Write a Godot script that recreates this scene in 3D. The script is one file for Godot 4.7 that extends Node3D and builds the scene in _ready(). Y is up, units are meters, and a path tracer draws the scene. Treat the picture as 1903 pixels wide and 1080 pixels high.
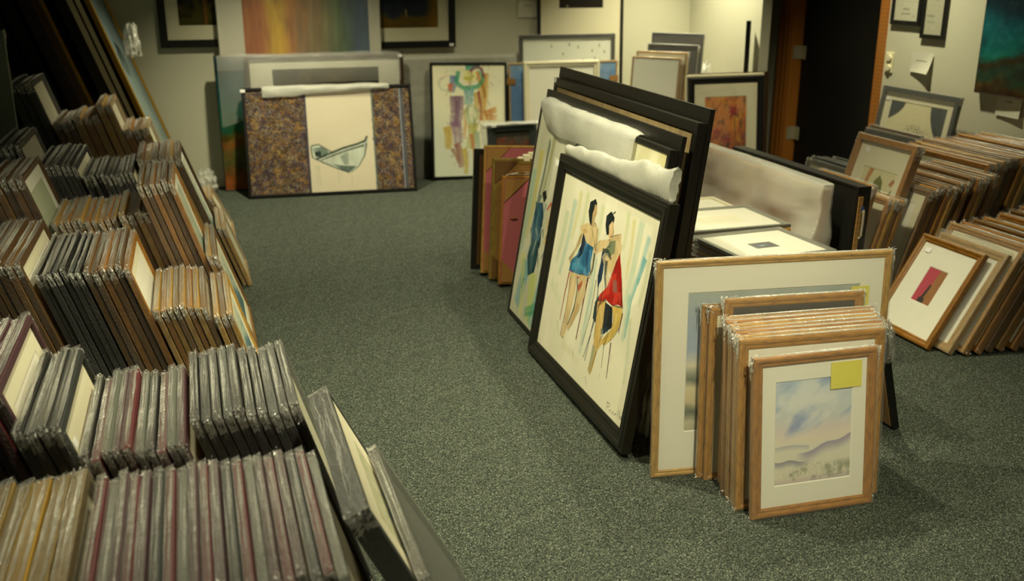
extends Node3D
# An art dealer's store room: framed pictures in film stacked along both sides of a carpeted aisle.
# World: metres, y up, x runs along the back wall, -z runs down the aisle to the back wall.

var rng := RandomNumberGenerator.new()
var M := {}        # materials by name
var cache := {}    # meshes by their measures
var fnA := FastNoiseLite.new()
var fnB := FastNoiseLite.new()
const ORD := ["first", "second", "third", "fourth", "fifth", "sixth", "seventh", "eighth", "ninth", "tenth", "eleventh", "twelfth", "thirteenth", "fourteenth", "fifteenth", "sixteenth", "seventeenth", "eighteenth", "nineteenth", "twentieth", "twenty-first", "twenty-second", "twenty-third", "twenty-fourth"]


func _ready() -> void:
	rng.seed = 7
	setup_camera()
	setup_lights()
	make_materials()
	build_room()
	build_back()
	build_centre()
	build_stacks_by_aisle()
	build_stacks_by_door()


func setup_camera() -> void:
	var cam := Camera3D.new()
	cam.name = "camera"
	add_child(cam)
	cam.position = Vector3(0, 1.6, 0)
	cam.rotation_degrees = Vector3(-17.97, -17.5, 0)
	var at := CameraAttributesPhysical.new()
	at.frustum_focal_length = 41.105
	at.frustum_focus_distance = 3.3
	at.exposure_aperture = 3.1
	cam.attributes = at
	cam.fov = 32.55
	cam.near = 0.05
	cam.current = true
	var we := WorldEnvironment.new()
	we.name = "world"
	var e := Environment.new()
	e.background_mode = Environment.BG_COLOR
	e.background_color = Color(0.0, 0.0, 0.0)
	e.tonemap_mode = Environment.TONE_MAPPER_LINEAR
	e.tonemap_exposure = 1.0
	e.sdfgi_enabled = true
	e.ssao_enabled = true
	e.ssil_enabled = true
	we.environment = e
	add_child(we)


func setup_lights() -> void:
	# recessed ceiling downlights: x, z, energy, half cone
	var warm := Color(1.0, 0.97, 0.80)
	var n := 0
	for d in [[0.75, -3.4, 7.5, 60.0], [0.7, -6.6, 9.5, 52.0], [2.3, -6.65, 5.2, 47.0], [3.6, -7.1, 10.0, 44.0], [2.1, -3.6, 5.2, 54.0], [3.75, -5.3, 5.0, 54.0], [-0.15, -2.6, 3.6, 54.0], [1.2, -0.75, 9.0, 34.0, 36.0]]:
		var l := SpotLight3D.new()
		l.name = "downlight_beam"
		l.position = Vector3(d[0], 2.58, d[1])
		l.rotation_degrees = Vector3(-90.0 + (d[4] if d.size() > 4 else 0.0), -8.0 if d.size() > 4 else 0.0, 0)
		l.light_color = warm
		l.light_energy = d[2]
		l.spot_angle = d[3]
		l.spot_angle_attenuation = 1.0
		l.spot_range = 12.0
		l.spot_attenuation = 2.0
		l.light_size = 0.045
		l.shadow_enabled = true
		add_child(l, true)
		n += 1


# ------------------------------------------------------------------ mesh building
class Geo:
	var v := PackedVector3Array()
	var n := PackedVector3Array()
	var t := PackedVector2Array()
	func tri(a: Vector3, b: Vector3, c: Vector3, ua := Vector2.ZERO, ub := Vector2.ZERO, uc := Vector2.ZERO) -> void:   # counter-clockwise seen from outside
		var q := (b - a).cross(c - a)
		if q.length_squared() < 1e-18:
			return
		q = q.normalized()
		v.append(a); v.append(c); v.append(b)
		n.append(q); n.append(q); n.append(q)
		t.append(ua); t.append(uc); t.append(ub)
	func quad(a: Vector3, b: Vector3, c: Vector3, d: Vector3, ua := Vector2(0, 1), ub := Vector2(1, 1), uc := Vector2(1, 0), ud := Vector2(0, 0)) -> void:
		tri(a, b, c, ua, ub, uc)
		tri(a, c, d, ua, uc, ud)
	func box(lo: Vector3, hi: Vector3, metres := 0.0) -> void:
		var s := hi - lo
		var p := func(i: int) -> Vector3: return Vector3(hi.x if i & 1 else lo.x, hi.y if i & 2 else lo.y, hi.z if i & 4 else lo.z)
		for f in [[4, 5, 7, 6, s.x, s.y], [1, 0, 2, 3, s.x, s.y], [5, 1, 3, 7, s.z, s.y], [0, 4, 6, 2, s.z, s.y], [6, 7, 3, 2, s.x, s.z], [0, 1, 5, 4, s.x, s.z]]:
			var w: float = f[4] * metres if metres > 0.0 else 1.0
			var h: float = f[5] * metres if metres > 0.0 else 1.0
			quad(p.call(f[0]), p.call(f[1]), p.call(f[2]), p.call(f[3]), Vector2(0, h), Vector2(w, h), Vector2(w, 0), Vector2(0, 0))
	func chamfer_box(lo: Vector3, hi: Vector3, c: float) -> void:   # box whose twelve edges are cut
		var m := (lo + hi) / 2.0
		var s := (hi - lo) / 2.0
		var pt := func(sx: int, sy: int, sz: int, ax: int) -> Vector3:
			return m + Vector3(sx * (s.x if ax == 0 else s.x - c), sy * (s.y if ax == 1 else s.y - c), sz * (s.z if ax == 2 else s.z - c))
		for k in [-1, 1]:
			face4(pt.call(k, -1, -1, 0), pt.call(k, 1, -1, 0), pt.call(k, 1, 1, 0), pt.call(k, -1, 1, 0), m)
			face4(pt.call(-1, k, -1, 1), pt.call(1, k, -1, 1), pt.call(1, k, 1, 1), pt.call(-1, k, 1, 1), m)
			face4(pt.call(-1, -1, k, 2), pt.call(1, -1, k, 2), pt.call(1, 1, k, 2), pt.call(-1, 1, k, 2), m)
			for j in [-1, 1]:
				face4(pt.call(k, j, -1, 0), pt.call(k, j, 1, 0), pt.call(k, j, 1, 1), pt.call(k, j, -1, 1), m)
				face4(pt.call(k, -1, j, 0), pt.call(k, 1, j, 0), pt.call(k, 1, j, 2), pt.call(k, -1, j, 2), m)
				face4(pt.call(-1, k, j, 1), pt.call(1, k, j, 1), pt.call(1, k, j, 2), pt.call(-1, k, j, 2), m)
				for i in [-1, 1]:
					var a: Vector3 = pt.call(k, j, i, 0)
					var b: Vector3 = pt.call(k, j, i, 1)
					var d: Vector3 = pt.call(k, j, i, 2)
					if (b - a).cross(d - a).dot(a - m) < 0.0:
						tri(a, d, b)
					else:
						tri(a, b, d)
	func face4(a: Vector3, b: Vector3, c: Vector3, d: Vector3, inside: Vector3) -> void:
		if (b - a).cross(c - a).dot(a - inside) < 0.0:
			quad(a, d, c, b)
		else:
			quad(a, b, c, d)
	func lathe(profile: Array, at: Vector3, basis: Basis, steps := 20) -> void:   # profile of Vector2(radius, height) from bottom to top along basis.y
		for i in steps:
			var a := TAU * i / steps
			var b := TAU * (i + 1) / steps
			for k in profile.size() - 1:
				var p: Vector2 = profile[k]
				var q: Vector2 = profile[k + 1]
				quad(at + basis * Vector3(p.x * cos(a), p.y, -p.x * sin(a)), at + basis * Vector3(p.x * cos(b), p.y, -p.x * sin(b)), at + basis * Vector3(q.x * cos(b), q.y, -q.x * sin(b)), at + basis * Vector3(q.x * cos(a), q.y, -q.x * sin(a)))
	func tube(pts: Array, r: float, steps := 6) -> void:
		var rings := []
		for i in pts.size():
			var d: Vector3 = (pts[mini(i + 1, pts.size() - 1)] - pts[maxi(i - 1, 0)]).normalized()
			var s := d.cross(Vector3.UP if absf(d.y) < 0.9 else Vector3.RIGHT).normalized()
			var u := s.cross(d)
			var ring := []
			for k in steps:
				ring.append(pts[i] + (s * cos(TAU * k / steps) + u * sin(TAU * k / steps)) * r)
			rings.append(ring)
		for i in rings.size() - 1:
			for k in steps:
				var k2 := (k + 1) % steps
				quad(rings[i][k], rings[i][k2], rings[i + 1][k2], rings[i + 1][k])
	func mesh(into: ArrayMesh = null, mat: Material = null) -> ArrayMesh:
		var m := into if into else ArrayMesh.new()
		if v.is_empty():
			return m
		var a := []
		a.resize(Mesh.ARRAY_MAX)
		a[Mesh.ARRAY_VERTEX] = v
		a[Mesh.ARRAY_NORMAL] = n
		a[Mesh.ARRAY_TEX_UV] = t
		m.add_surface_from_arrays(Mesh.PRIMITIVE_TRIANGLES, a)
		if mat:
			m.surface_set_material(m.get_surface_count() - 1, mat)
		return m


func smooth_grid(rows: Array, close := false) -> Geo:   # a sheet through rows of points, with averaged normals
	var g := Geo.new()
	var R := rows.size()
	var C: int = rows[0].size()
	var nn := []
	for i in R:
		var line := []
		for k in C:
			var du: Vector3 = rows[mini(i + 1, R - 1)][k] - rows[maxi(i - 1, 0)][k]
			var dv: Vector3
			if close:
				dv = rows[i][(k + 1) % C] - rows[i][(k + C - 1) % C]
			else:
				dv = rows[i][mini(k + 1, C - 1)] - rows[i][maxi(k - 1, 0)]
			line.append(du.cross(dv).normalized())
		nn.append(line)
	for i in R - 1:
		for k in (C if close else C - 1):
			var k2 := (k + 1) % C
			var a: Vector3 = rows[i][k]
			var b: Vector3 = rows[i + 1][k]
			var c: Vector3 = rows[i + 1][k2]
			var d: Vector3 = rows[i][k2]
			for q in [[a, b, c, nn[i][k], nn[i + 1][k], nn[i + 1][k2], Vector2(i, k), Vector2(i + 1, k), Vector2(i + 1, k + 1)], [a, c, d, nn[i][k], nn[i + 1][k2], nn[i][k2], Vector2(i, k), Vector2(i + 1, k + 1), Vector2(i, k + 1)]]:
				g.v.append(q[0]); g.v.append(q[2]); g.v.append(q[1])
				g.n.append(q[3]); g.n.append(q[5]); g.n.append(q[4])
				g.t.append(q[6]); g.t.append(q[8]); g.t.append(q[7])
	return g


# ------------------------------------------------------------------ naming
func tag(o: Node, label: String, category: String, group := "") -> Node:
	o.set_meta("label", label)
	o.set_meta("category", category)
	if group != "":
		o.set_meta("group", group)
	return o


func thing(called: String, label: String, category: String, group := "") -> Node3D:
	var o := Node3D.new()
	o.name = called
	add_child(o, true)
	tag(o, label, category, group)
	return o


func part(called: String, m: Mesh, mat: Material, parent: Node = null, label := "") -> MeshInstance3D:
	var o := MeshInstance3D.new()
	o.name = called
	o.mesh = m
	if mat:
		o.material_override = mat if m.get_surface_count() < 2 else null
		if m.get_surface_count() >= 2:
			o.set_surface_override_material(0, mat)
	o.cast_shadow = GeometryInstance3D.SHADOW_CASTING_SETTING_ON
	(parent if parent else self).add_child(o, true)
	if label != "":
		o.set_meta("label", label)
	return o


func structure(called: String, m: Mesh, mat: Material, parent: Node = null) -> MeshInstance3D:
	var o := part(called, m, mat, parent)
	if parent == null:
		o.set_meta("kind", "structure")
	return o


func boxm(lo: Vector3, hi: Vector3, metres := 0.0) -> ArrayMesh:
	var g := Geo.new()
	g.box(lo, hi, metres)
	return g.mesh()


# ------------------------------------------------------------------ picture frames
func profile(kind: String, fw: float, T: float) -> Array:
	match kind:
		"wood":
			return [Vector2(0, 0), Vector2(0, T * 0.72), Vector2(fw * 0.06, T * 0.88), Vector2(fw * 0.2, T * 0.99), Vector2(fw * 0.36, T), Vector2(fw * 0.5, T * 0.92), Vector2(fw * 0.6, T * 0.78), Vector2(fw * 0.68, T * 0.76), Vector2(fw * 0.78, T * 0.8), Vector2(fw * 0.9, T * 0.72), Vector2(fw, T * 0.6), Vector2(fw, T * 0.3)]
		"stepped":
			return [Vector2(0, 0), Vector2(0, T * 0.8), Vector2(0.003, T * 0.86), Vector2(fw * 0.18, T * 0.9), Vector2(fw * 0.2, T * 0.97), Vector2(fw * 0.3, T), Vector2(fw * 0.42, T * 0.97), Vector2(fw * 0.46, T * 0.88), Vector2(fw * 0.74, T * 0.7), Vector2(fw * 0.77, T * 0.74), Vector2(fw * 0.84, T * 0.74), Vector2(fw * 0.88, T * 0.66), Vector2(fw, T * 0.6), Vector2(fw, T * 0.3)]
		_:
			return [Vector2(0, 0), Vector2(0, T - 0.002), Vector2(0.002, T), Vector2(fw - 0.0015, T), Vector2(fw, T - 0.0015), Vector2(fw, T * 0.3)]


func frame_mesh(W: float, H: float, T: float, fw: float, kind: String) -> ArrayMesh:
	var key := "f%.4f_%.4f_%.4f_%.4f_%s" % [W, H, T, fw, kind]
	if cache.has(key):
		return cache[key]
	var g := Geo.new()
	var pr := profile(kind, fw, T)
	var cs := [Vector2(-1, 0), Vector2(1, 0), Vector2(1, 1), Vector2(-1, 1)]
	var at := func(k: int, p: Vector2) -> Vector3:
		var c: Vector2 = cs[k % 4]
		return Vector3(c.x * (W / 2 - p.x), p.x if c.y == 0 else H - p.x, p.y)
	for k in 4:
		var across := 0.0
		var off := k * 0.37
		for j in pr.size():
			var p: Vector2 = pr[j]
			var q: Vector2 = pr[(j + 1) % pr.size()]
			var a: Vector3 = at.call(k, p)
			var b: Vector3 = at.call(k + 1, p)
			var c: Vector3 = at.call(k + 1, q)
			var d: Vector3 = at.call(k, q)
			var L := (b - a).length()
			var w := (q - p).length()
			g.quad(a, b, c, d, Vector2(off, across), Vector2(off + L, across), Vector2(off + L - w * 0.0, across + w), Vector2(off, across + w))
			across += w
	cache[key] = g.mesh()
	return cache[key]


func ring_mesh(W: float, H: float, l: float, r: float, t: float, b: float, y0: float, z: float, thick: float) -> ArrayMesh:   # a mat board with a bevel-cut window
	var g := Geo.new()
	var bev := 0.003
	var o := [Vector3(-W / 2, y0, z), Vector3(W / 2, y0, z), Vector3(W / 2, y0 + H, z), Vector3(-W / 2, y0 + H, z)]
	var i := [Vector3(-W / 2 + l, y0 + b, z), Vector3(W / 2 - r, y0 + b, z), Vector3(W / 2 - r, y0 + H - t, z), Vector3(-W / 2 + l, y0 + H - t, z)]
	for k in 4:
		var k2 := (k + 1) % 4
		g.quad(o[k], o[k2], i[k2], i[k])
		var c := Vector3(0, y0 + H / 2, 0)
		var s1 := Vector3(signf(c.x - i[k].x) * bev, signf(c.y - i[k].y) * bev, -thick)
		var s2 := Vector3(signf(c.x - i[k2].x) * bev, signf(c.y - i[k2].y) * bev, -thick)
		g.quad(i[k], i[k2], i[k2] + s2, i[k] + s1)
		var back := Vector3(0, 0, -thick)
		g.quad(o[k2] + back, o[k] + back, i[k] + s1, i[k2] + s2)
	return g.mesh()


func film_mesh(W: float, H: float, T: float, loose: float, heavy: bool, style := "") -> ArrayMesh:
	# cling film pulled round a frame: six wrinkled faces, bunched folds at the corners, milky creases along the top
	var key := "w%.3f_%.3f_%.3f_%.4f_%s_%s" % [W, H, T, loose, heavy, style]
	if cache.has(key):
		return cache[key]
	var g := Geo.new()
	var m := 0.0012
	var lo := Vector3(-W / 2 - m, 0.0, -0.0008)
	var hi := Vector3(W / 2 + m, H + m, T + 0.0012)
	var seed := rng.randf() * 100.0
	var wr := func(p: Vector3) -> Vector3:
		var q := p * Vector3(40, 90, 260)
		var a := fnB.get_noise_3d(q.x + seed, q.y, q.z)
		var b := fnB.get_noise_3d(q.x * 2.3, q.y * 2.3 + seed, q.z)
		var o := p
		if p.y > H * 0.99:
			o.y += clampf(a * 1.6 + 0.4, 0.0, 1.2) * loose
		if absf(p.x) > W * 0.495:
			o.x += signf(p.x) * maxf(0.0, b * 0.8 + 0.4) * loose
		if p.z > T * 0.9:
			o.z += a * 0.0006
		return o
	var face := func(o: Vector3, du: Vector3, dv: Vector3, nu: int, nv: int) -> void:
		for i in nu:
			for j in nv:
				var a: Vector3 = wr.call(o + du * (float(i) / nu) + dv * (float(j) / nv))
				var b: Vector3 = wr.call(o + du * (float(i + 1) / nu) + dv * (float(j) / nv))
				var c: Vector3 = wr.call(o + du * (float(i + 1) / nu) + dv * (float(j + 1) / nv))
				var d: Vector3 = wr.call(o + du * (float(i) / nu) + dv * (float(j + 1) / nv))
				g.quad(a, b, c, d)
	var s := hi - lo
	var nu := 14
	var nv := 4
	face.call(Vector3(hi.x, lo.y, hi.z), Vector3(0, 0, -s.z), Vector3(0, s.y, 0), nv, nu)
	face.call(Vector3(lo.x, lo.y, lo.z), Vector3(0, 0, s.z), Vector3(0, s.y, 0), nv, nu)
	if style != "open":
		face.call(Vector3(lo.x, lo.y, hi.z), Vector3(s.x, 0, 0), Vector3(0, s.y, 0), 6, 6)
	var clear_sides := g.mesh()
	g.v.clear(); g.n.clear(); g.t.clear()
	face.call(Vector3(lo.x, hi.y, hi.z), Vector3(s.x, 0, 0), Vector3(0, 0, -s.z), nu, nv)
	var folds := Geo.new()
	# creases: long thin ridges over the top edge and the upper ends
	var n_cr := 15 if heavy else 6
	for k in n_cr:
		var z0 := rng.randf_range(0.05, 0.95) * T
		var x0 := rng.randf_range(-0.5, 0.1) * W
		var x1 := minf(x0 + rng.randf_range(0.3, 0.9) * W, W * 0.5)
		var w := rng.randf_range(0.0003, 0.0013)
		var prev := []
		for i in 6:
			var f := i / 5.0
			var z := clampf(z0 + fnA.get_noise_2d(k * 31.0 + seed, f * 60.0) * T * 0.25, 0.001, T)
			var y := H + m + loose * 0.7
			var ww := w * sin(PI * clampf(f, 0.06, 0.94))
			var now := [Vector3(lerpf(x0, x1, f), y - 0.001, z + ww), Vector3(lerpf(x0, x1, f), y + ww * 0.5, z), Vector3(lerpf(x0, x1, f), y - 0.001, z - ww)]
			if i:
				folds.quad(prev[0], now[0], now[1], prev[1])
				folds.quad(prev[1], now[1], now[2], prev[2])
			prev = now
	# bunched corners
	for cx in [-1, 1]:
		for cy in ([1, 0] if heavy else [1]):
			var at := Vector3(cx * W / 2, H if cy else 0.012, T / 2)
			for k in (20 if cy else 7):
				var c := at + Vector3(rng.randfn(0.0, 0.013) - cx * 0.006, rng.randfn(0.0, 0.009) - (0.004 if cy else 0.0), rng.randf_range(-0.6, 0.6) * T)
				c.x = clampf(c.x, lo.x - 0.012, hi.x + 0.012)
				c.y = clampf(c.y, 0.006, hi.y + 0.01)
				c.z = clampf(c.z, 0.002, T)
				var e := Vector3(rng.randfn(), rng.randfn(), rng.randfn()).normalized() * rng.randf_range(0.004, 0.013)
				var f := Vector3(rng.randfn(), rng.randfn(), rng.randfn()).normalized() * rng.randf_range(0.004, 0.009)
				e.z *= 0.6
				f.z *= 0.6
				var mid := c + (e + f) * 0.3 + e.cross(f).normalized() * 0.003
				folds.tri(c, c + e, mid)
				folds.tri(c, mid, c + f)
				folds.tri(mid, c + e, c + e + f)
				folds.tri(mid, c + e + f, c + f)
			# crumpled skirt of film over the upper end of the frame
			if cy:
				var grid := []
				for r in 6:
					var line := []
					for q in 5:
						line.append(Vector3(cx * (W / 2 + m + 0.0005 + rng.randf() * 0.011 * (1.0 - r * 0.12)), H + m + 0.003 - r * 0.0095 - rng.randf() * 0.006, clampf((q / 4.0 + rng.randf_range(-0.08, 0.08)) * T, 0.0, T)))
					grid.append(line)
				for r in 5:
					for q in 4:
						if rng.randf() < 0.75:
							folds.tri(grid[r][q], grid[r + 1][q], grid[r][q + 1])
						if rng.randf() < 0.75:
							folds.tri(grid[r][q + 1], grid[r + 1][q], grid[r + 1][q + 1])
			# fine gathers running down the end from the corner
			if cy:
				for k in 5:
					var zz := rng.randf_range(0.0, 1.0) * T
					var p0 := Vector3(cx * (W / 2 + m), H, zz)
					var p1 := p0 + Vector3(cx * 0.003, -rng.randf_range(0.02, 0.07), rng.randfn(0, 0.003))
					p1.z = clampf(p1.z, 0.0, T)
					var dz := Vector3(0, 0, rng.randf_range(0.0008, 0.002))
					folds.quad(p0 - dz, p0 + dz, p1 + Vector3(cx * 0.002, 0, 0), p1)
	for i in folds.v.size():
		folds.v[i].z = clampf(folds.v[i].z, 0.0, T + 0.001)
		folds.v[i].y = clampf(folds.v[i].y, 0.002, H + 0.009)
		folds.v[i].x = clampf(folds.v[i].x, -W / 2 - 0.012, W / 2 + 0.012)
	var mesh := g.mesh(clear_sides, M.film)
	folds.mesh(mesh, M.film_fold)
	cache[key] = mesh
	return mesh


func price_tag(parent: Node3D, at: Vector3, w := 0.035, h := 0.022) -> void:
	var t := part("price_label", boxm(Vector3(-w / 2, -h / 2, 0), Vector3(w / 2, h / 2, 0.0008)), M.tag, parent, "small white price label")
	t.position = at


func picture(s: Dictionary) -> Node3D:
	# s: name, label, W, H, T, fw, prof, fm; optional: board (mat), edge ([l, r, t, b]), art, glass, film, group, backing
	var W: float = s.W
	var H: float = s.H
	var T: float = s.get("T", 0.02)
	var fw: float = s.get("fw", 0.02)
	var o := thing(s.get("name", "framed_picture"), s.get("label", ""), s.get("category", "picture"), s.get("group", ""))
	part("frame", frame_mesh(W, H, T, fw, s.get("prof", "flat")), s.fm, o)
	var iw := W - 2 * fw + 0.004
	var ih := H - 2 * fw + 0.004
	var y0 := fw - 0.002
	var z: float = T * s.get("deep", 0.5)
	var bk: String = "b%.4f_%.4f_%.4f" % [W, H, T]
	if not cache.has(bk):
		cache[bk] = boxm(Vector3(-W / 2 + fw * 0.4, fw * 0.4, 0.0005), Vector3(W / 2 - fw * 0.4, H - fw * 0.4, T * 0.25))
	part("backing_board", cache[bk], s.get("backing", M.kraft), o)
	if s.has("edge"):
		var e: Array = s.edge
		var mk: String = "m%.4f_%.4f_%.4f_%s" % [W, H, T, str(e)]
		if not cache.has(mk):
			cache[mk] = ring_mesh(iw, ih, e[0], e[1], e[2], e[3], y0, z, 0.0025)
		part("mat_board", cache[mk], s.get("board", M.mat_white), o)
		var ak := "a" + mk
		if not cache.has(ak):
			cache[ak] = boxm(Vector3(-iw / 2 + e[0] - 0.004, y0 + e[3] - 0.004, z - 0.005), Vector3(iw / 2 - e[1] + 0.004, y0 + ih - e[2] + 0.004, z - 0.0025))
		part("art_print", cache[ak], s.get("art", M.paper), o)
	else:
		var ck: String = "c%.4f_%.4f_%.4f_%.3f" % [W, H, T, z]
		if not cache.has(ck):
			cache[ck] = boxm(Vector3(-iw / 2, y0, z - 0.004), Vector3(iw / 2, y0 + ih, z))
		part("painting" if s.has("art") else "mat_board", cache[ck], s.get("art", s.get("board", M.mat_white)), o)
	if s.get("glass", false):
		part("glazing", boxm(Vector3(-iw / 2, y0, z + 0.001), Vector3(iw / 2, y0 + ih, z + 0.003)), M.glass, o)
	if s.get("film", 0) > 0:
		part("plastic_film", film_mesh(W, H, T, s.get("loose", 0.003), s.film > 1, s.get("film_style", "")), s.get("film_mat", M.film_clear), o)
	for t in s.get("tags", []):
		price_tag(o, Vector3(t[0], t[1], t[2] if t.size() > 2 else T + 0.0015))
	return o


func stand(o: Node3D, x: float, z: float, yaw: float, lean: float, T := 0.0, roll := 0.0, W := 0.0, y := 0.0) -> Node3D:
	# stands a picture on its bottom edge; x, z is the middle of that edge at the front face, T the depth behind it
	var b := Basis(Vector3.UP, deg_to_rad(yaw)) * Basis(Vector3.RIGHT, -deg_to_rad(lean)) * Basis(Vector3.BACK, deg_to_rad(roll))
	var p := Vector3(x, 0, z) - b.z * T
	p.y = y + 0.001 + W / 2 * absf(sin(deg_to_rad(roll)))
	if lean < 0.0:
		p.y += 0.03 * absf(sin(deg_to_rad(lean)))
	o.transform = Transform3D(b, p)
	return o


func stack(s: Dictionary) -> void:
	# a row of alike pictures leaning on one another. s: where, colours [[word, material]...], x0, x1, zn (near end), W, H, n, lean, side (1 faces +x, -1 faces -x)
	var side: int = s.get("side", 1)
	var n: int = s.n
	var lean: float = s.get("lean", 17.0)
	var pitch: float = absf(s.x1 - s.x0) / maxi(n - 1, 1)
	var T: float = s.get("T", pitch * cos(deg_to_rad(lean)) - 0.0044)
	var W: float = s.W
	var protos := {}
	for i in n:
		var f := float(i) / maxi(n - 1, 1)
		var c: Array = s.colours[i % s.colours.size()]
		var H: float = lerpf(s.H, s.get("H1", s.H), roundf(f * 4.0) / 4.0) + [0.0, 0.011, 0.004, -0.006][(i * 7 + i / 3) % 4]
		var nth := n - 1 - i
		var label: String = "%s wrapped frame, %s from the aisle in the %s" % [c[0], ORD[nth], s.where]
		var last: bool = (i == n - 1)
		var key := "%s_%.3f" % [c[0], H]
		var o: Node3D
		if protos.has(key) and not (last and s.has("face")):
			o = protos[key].duplicate()
			o.name = "framed_picture"
			add_child(o, true)
			o.set_meta("label", label)
		else:
			var d := {"W": W, "H": H, "T": T, "fw": s.get("fw", 0.022), "prof": s.get("prof", "flat"), "fm": c[1], "film": 2 if s.get("heavy", true) else 1, "film_style": "open" if i < n - 1 else "", "label": label, "group": "wrapped pictures in the " + s.where, "board": s.get("board", M.mat_cream), "loose": s.get("loose", 0.008)}
			if s.has("edge"):
				d.edge = s.edge
			if last and s.has("face"):
				d.film_style = "open"
				d.merge(s.face, true)
			o = picture(d)
			if not (last and s.has("face")):
				protos[key] = o
		var x: float = lerpf(s.x0, s.x1, f)
		var zc: float = s.zn - W / 2 + rng.randf_range(-0.013, 0.013)
		stand(o, x, zc, 90.0 * side, lean + rng.randf_range(-0.03, 0.03))


# ------------------------------------------------------------------ painting pictures
func canvas(w: int, h: int, fn: Callable) -> Image:
	var im := Image.create(w, h, false, Image.FORMAT_RGB8)
	for y in h:
		for x in w:
			im.set_pixel(x, y, fn.call(float(x) / w, float(y) / h))
	return im


func nz(u: float, v: float, k := 1.0, s := 0.0) -> float:
	return fnA.get_noise_3d(u * 100.0 * k, v * 100.0 * k, s * 50.0)


func mixp(im: Image, x: int, y: int, c: Color, a: float) -> void:
	if x < 0 or y < 0 or x >= im.get_width() or y >= im.get_height():
		return
	im.set_pixel(x, y, im.get_pixel(x, y).lerp(c, clampf(a, 0.0, 1.0)))


func poly(im: Image, uv: Array, c: Color, a := 1.0, vary := 0.10, wob := 0.006) -> void:
	# a brushed patch: filled outline with wavering edges and streaks of lighter and darker paint
	var w := im.get_width()
	var h := im.get_height()
	var n := uv.size() / 2
	var y0 := 1e9
	var y1 := -1e9
	for i in n:
		y0 = minf(y0, uv[2 * i + 1]); y1 = maxf(y1, uv[2 * i + 1])
	for y in range(maxi(0, int(y0 * h)), mini(h, int(y1 * h) + 1)):
		var v := (y + 0.5) / h
		var xs := []
		for i in n:
			var ax: float = uv[2 * i]
			var ay: float = uv[2 * i + 1]
			var bx: float = uv[(2 * i + 2) % (2 * n)]
			var by: float = uv[(2 * i + 3) % (2 * n)]
			if (ay <= v) != (by <= v):
				xs.append(ax + (bx - ax) * (v - ay) / (by - ay))
		xs.sort()
		for k in range(0, xs.size() - 1, 2):
			var l: float = xs[k] + nz(xs[k], v, 2.2, 1.0) * wob
			var r: float = xs[k + 1] + nz(xs[k + 1], v, 2.2, 2.0) * wob
			for x in range(int(l * w), int(r * w) + 1):
				var s := nz(x / float(w) * 3.0, v * 0.6, 1.6, c.r * 3.0 + c.b)
				mixp(im, x, y, c.lightened(s * vary * 2.0) if s > 0 else c.darkened(-s * vary * 2.0), a)


func stroke(im: Image, uv: Array, w0: float, w1: float, c: Color, a := 0.9, dry := 0.3) -> void:
	# a brush stroke through the points, its width from w0 to w1 (of the picture's width), with bristle streaks
	var w := im.get_width()
	var h := im.get_height()
	var n := uv.size() / 2
	var br := []
	for i in 40:
		br.append(rng.randf())
	for i in n - 1:
		var p := Vector2(uv[2 * i] * w, uv[2 * i + 1] * h)
		var q := Vector2(uv[2 * i + 2] * w, uv[2 * i + 3] * h)
		var L := maxf((q - p).length(), 1.0)
		var d := (q - p) / L
		var s := Vector2(-d.y, d.x)
		for k in int(L) + 1:
			var f := (i + k / L) / (n - 1)
			var half := maxf(lerpf(w0, w1, f) * w * 0.5, 0.5)
			var m := p + d * k
			var cnt := maxi(int(half * 2.0), 1)
			for j in cnt:
				var t := (j + 0.5) / cnt * 2.0 - 1.0
				var b: float = br[int((t * 0.5 + 0.5) * 39.0)]
				var aa := a * (1.0 - dry * b * (0.5 + f))
				if absf(t) > 0.8:
					aa *= 0.6
				var at := m + s * half * t
				mixp(im, int(at.x), int(at.y), c.lightened((b - 0.5) * 0.14) if b > 0.5 else c.darkened((0.5 - b) * 0.14), aa)


func edge(im: Image, uv: Array, c: Color, w: float, a: float) -> void:   # a broken dark line round a patch
	var n := uv.size() / 2
	for i in n:
		if rng.randf() < 0.72:
			var k := (i + 1) % n
			stroke(im, [uv[2 * i], uv[2 * i + 1], lerpf(uv[2 * i], uv[2 * k], 0.5) + rng.randfn(0, 0.002), lerpf(uv[2 * i + 1], uv[2 * k + 1], 0.5), uv[2 * k], uv[2 * k + 1]], w * rng.randf_range(0.5, 1.4), w * 0.4, c, a, 0.5)


func dabs(im: Image, count: int, u0: float, v0: float, u1: float, v1: float, cols: Array, size: float, a := 0.8) -> void:
	for i in count:
		var u := rng.randf_range(u0, u1)
		var v := rng.randf_range(v0, v1)
		var d := Vector2.from_angle(rng.randf() * TAU) * size * rng.randf_range(0.4, 1.3)
		stroke(im, [u, v, u + d.x, v + d.y], size * 0.5, size * 0.3, cols[rng.randi() % cols.size()], a, 0.4)


func soft(im: Image, k: int) -> Image:
	var w := im.get_width()
	var h := im.get_height()
	im.resize(maxi(2, w / k), maxi(2, h / k), Image.INTERPOLATE_LANCZOS)
	im.resize(w, h, Image.INTERPOLATE_CUBIC)
	return im


func C(hex: String) -> Color:
	return Color.html(hex)


func ramp(stops: Array, t: float) -> Color:   # [pos, colour, pos, colour ...]
	var k := 0
	while k + 2 < stops.size() and t > stops[k + 2]:
		k += 2
	if k + 2 >= stops.size():
		return stops[k + 1]
	var a: float = stops[k]
	var b: float = stops[k + 2]
	return (stops[k + 1] as Color).lerp(stops[k + 3], clampf((t - a) / (b - a), 0.0, 1.0))


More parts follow.
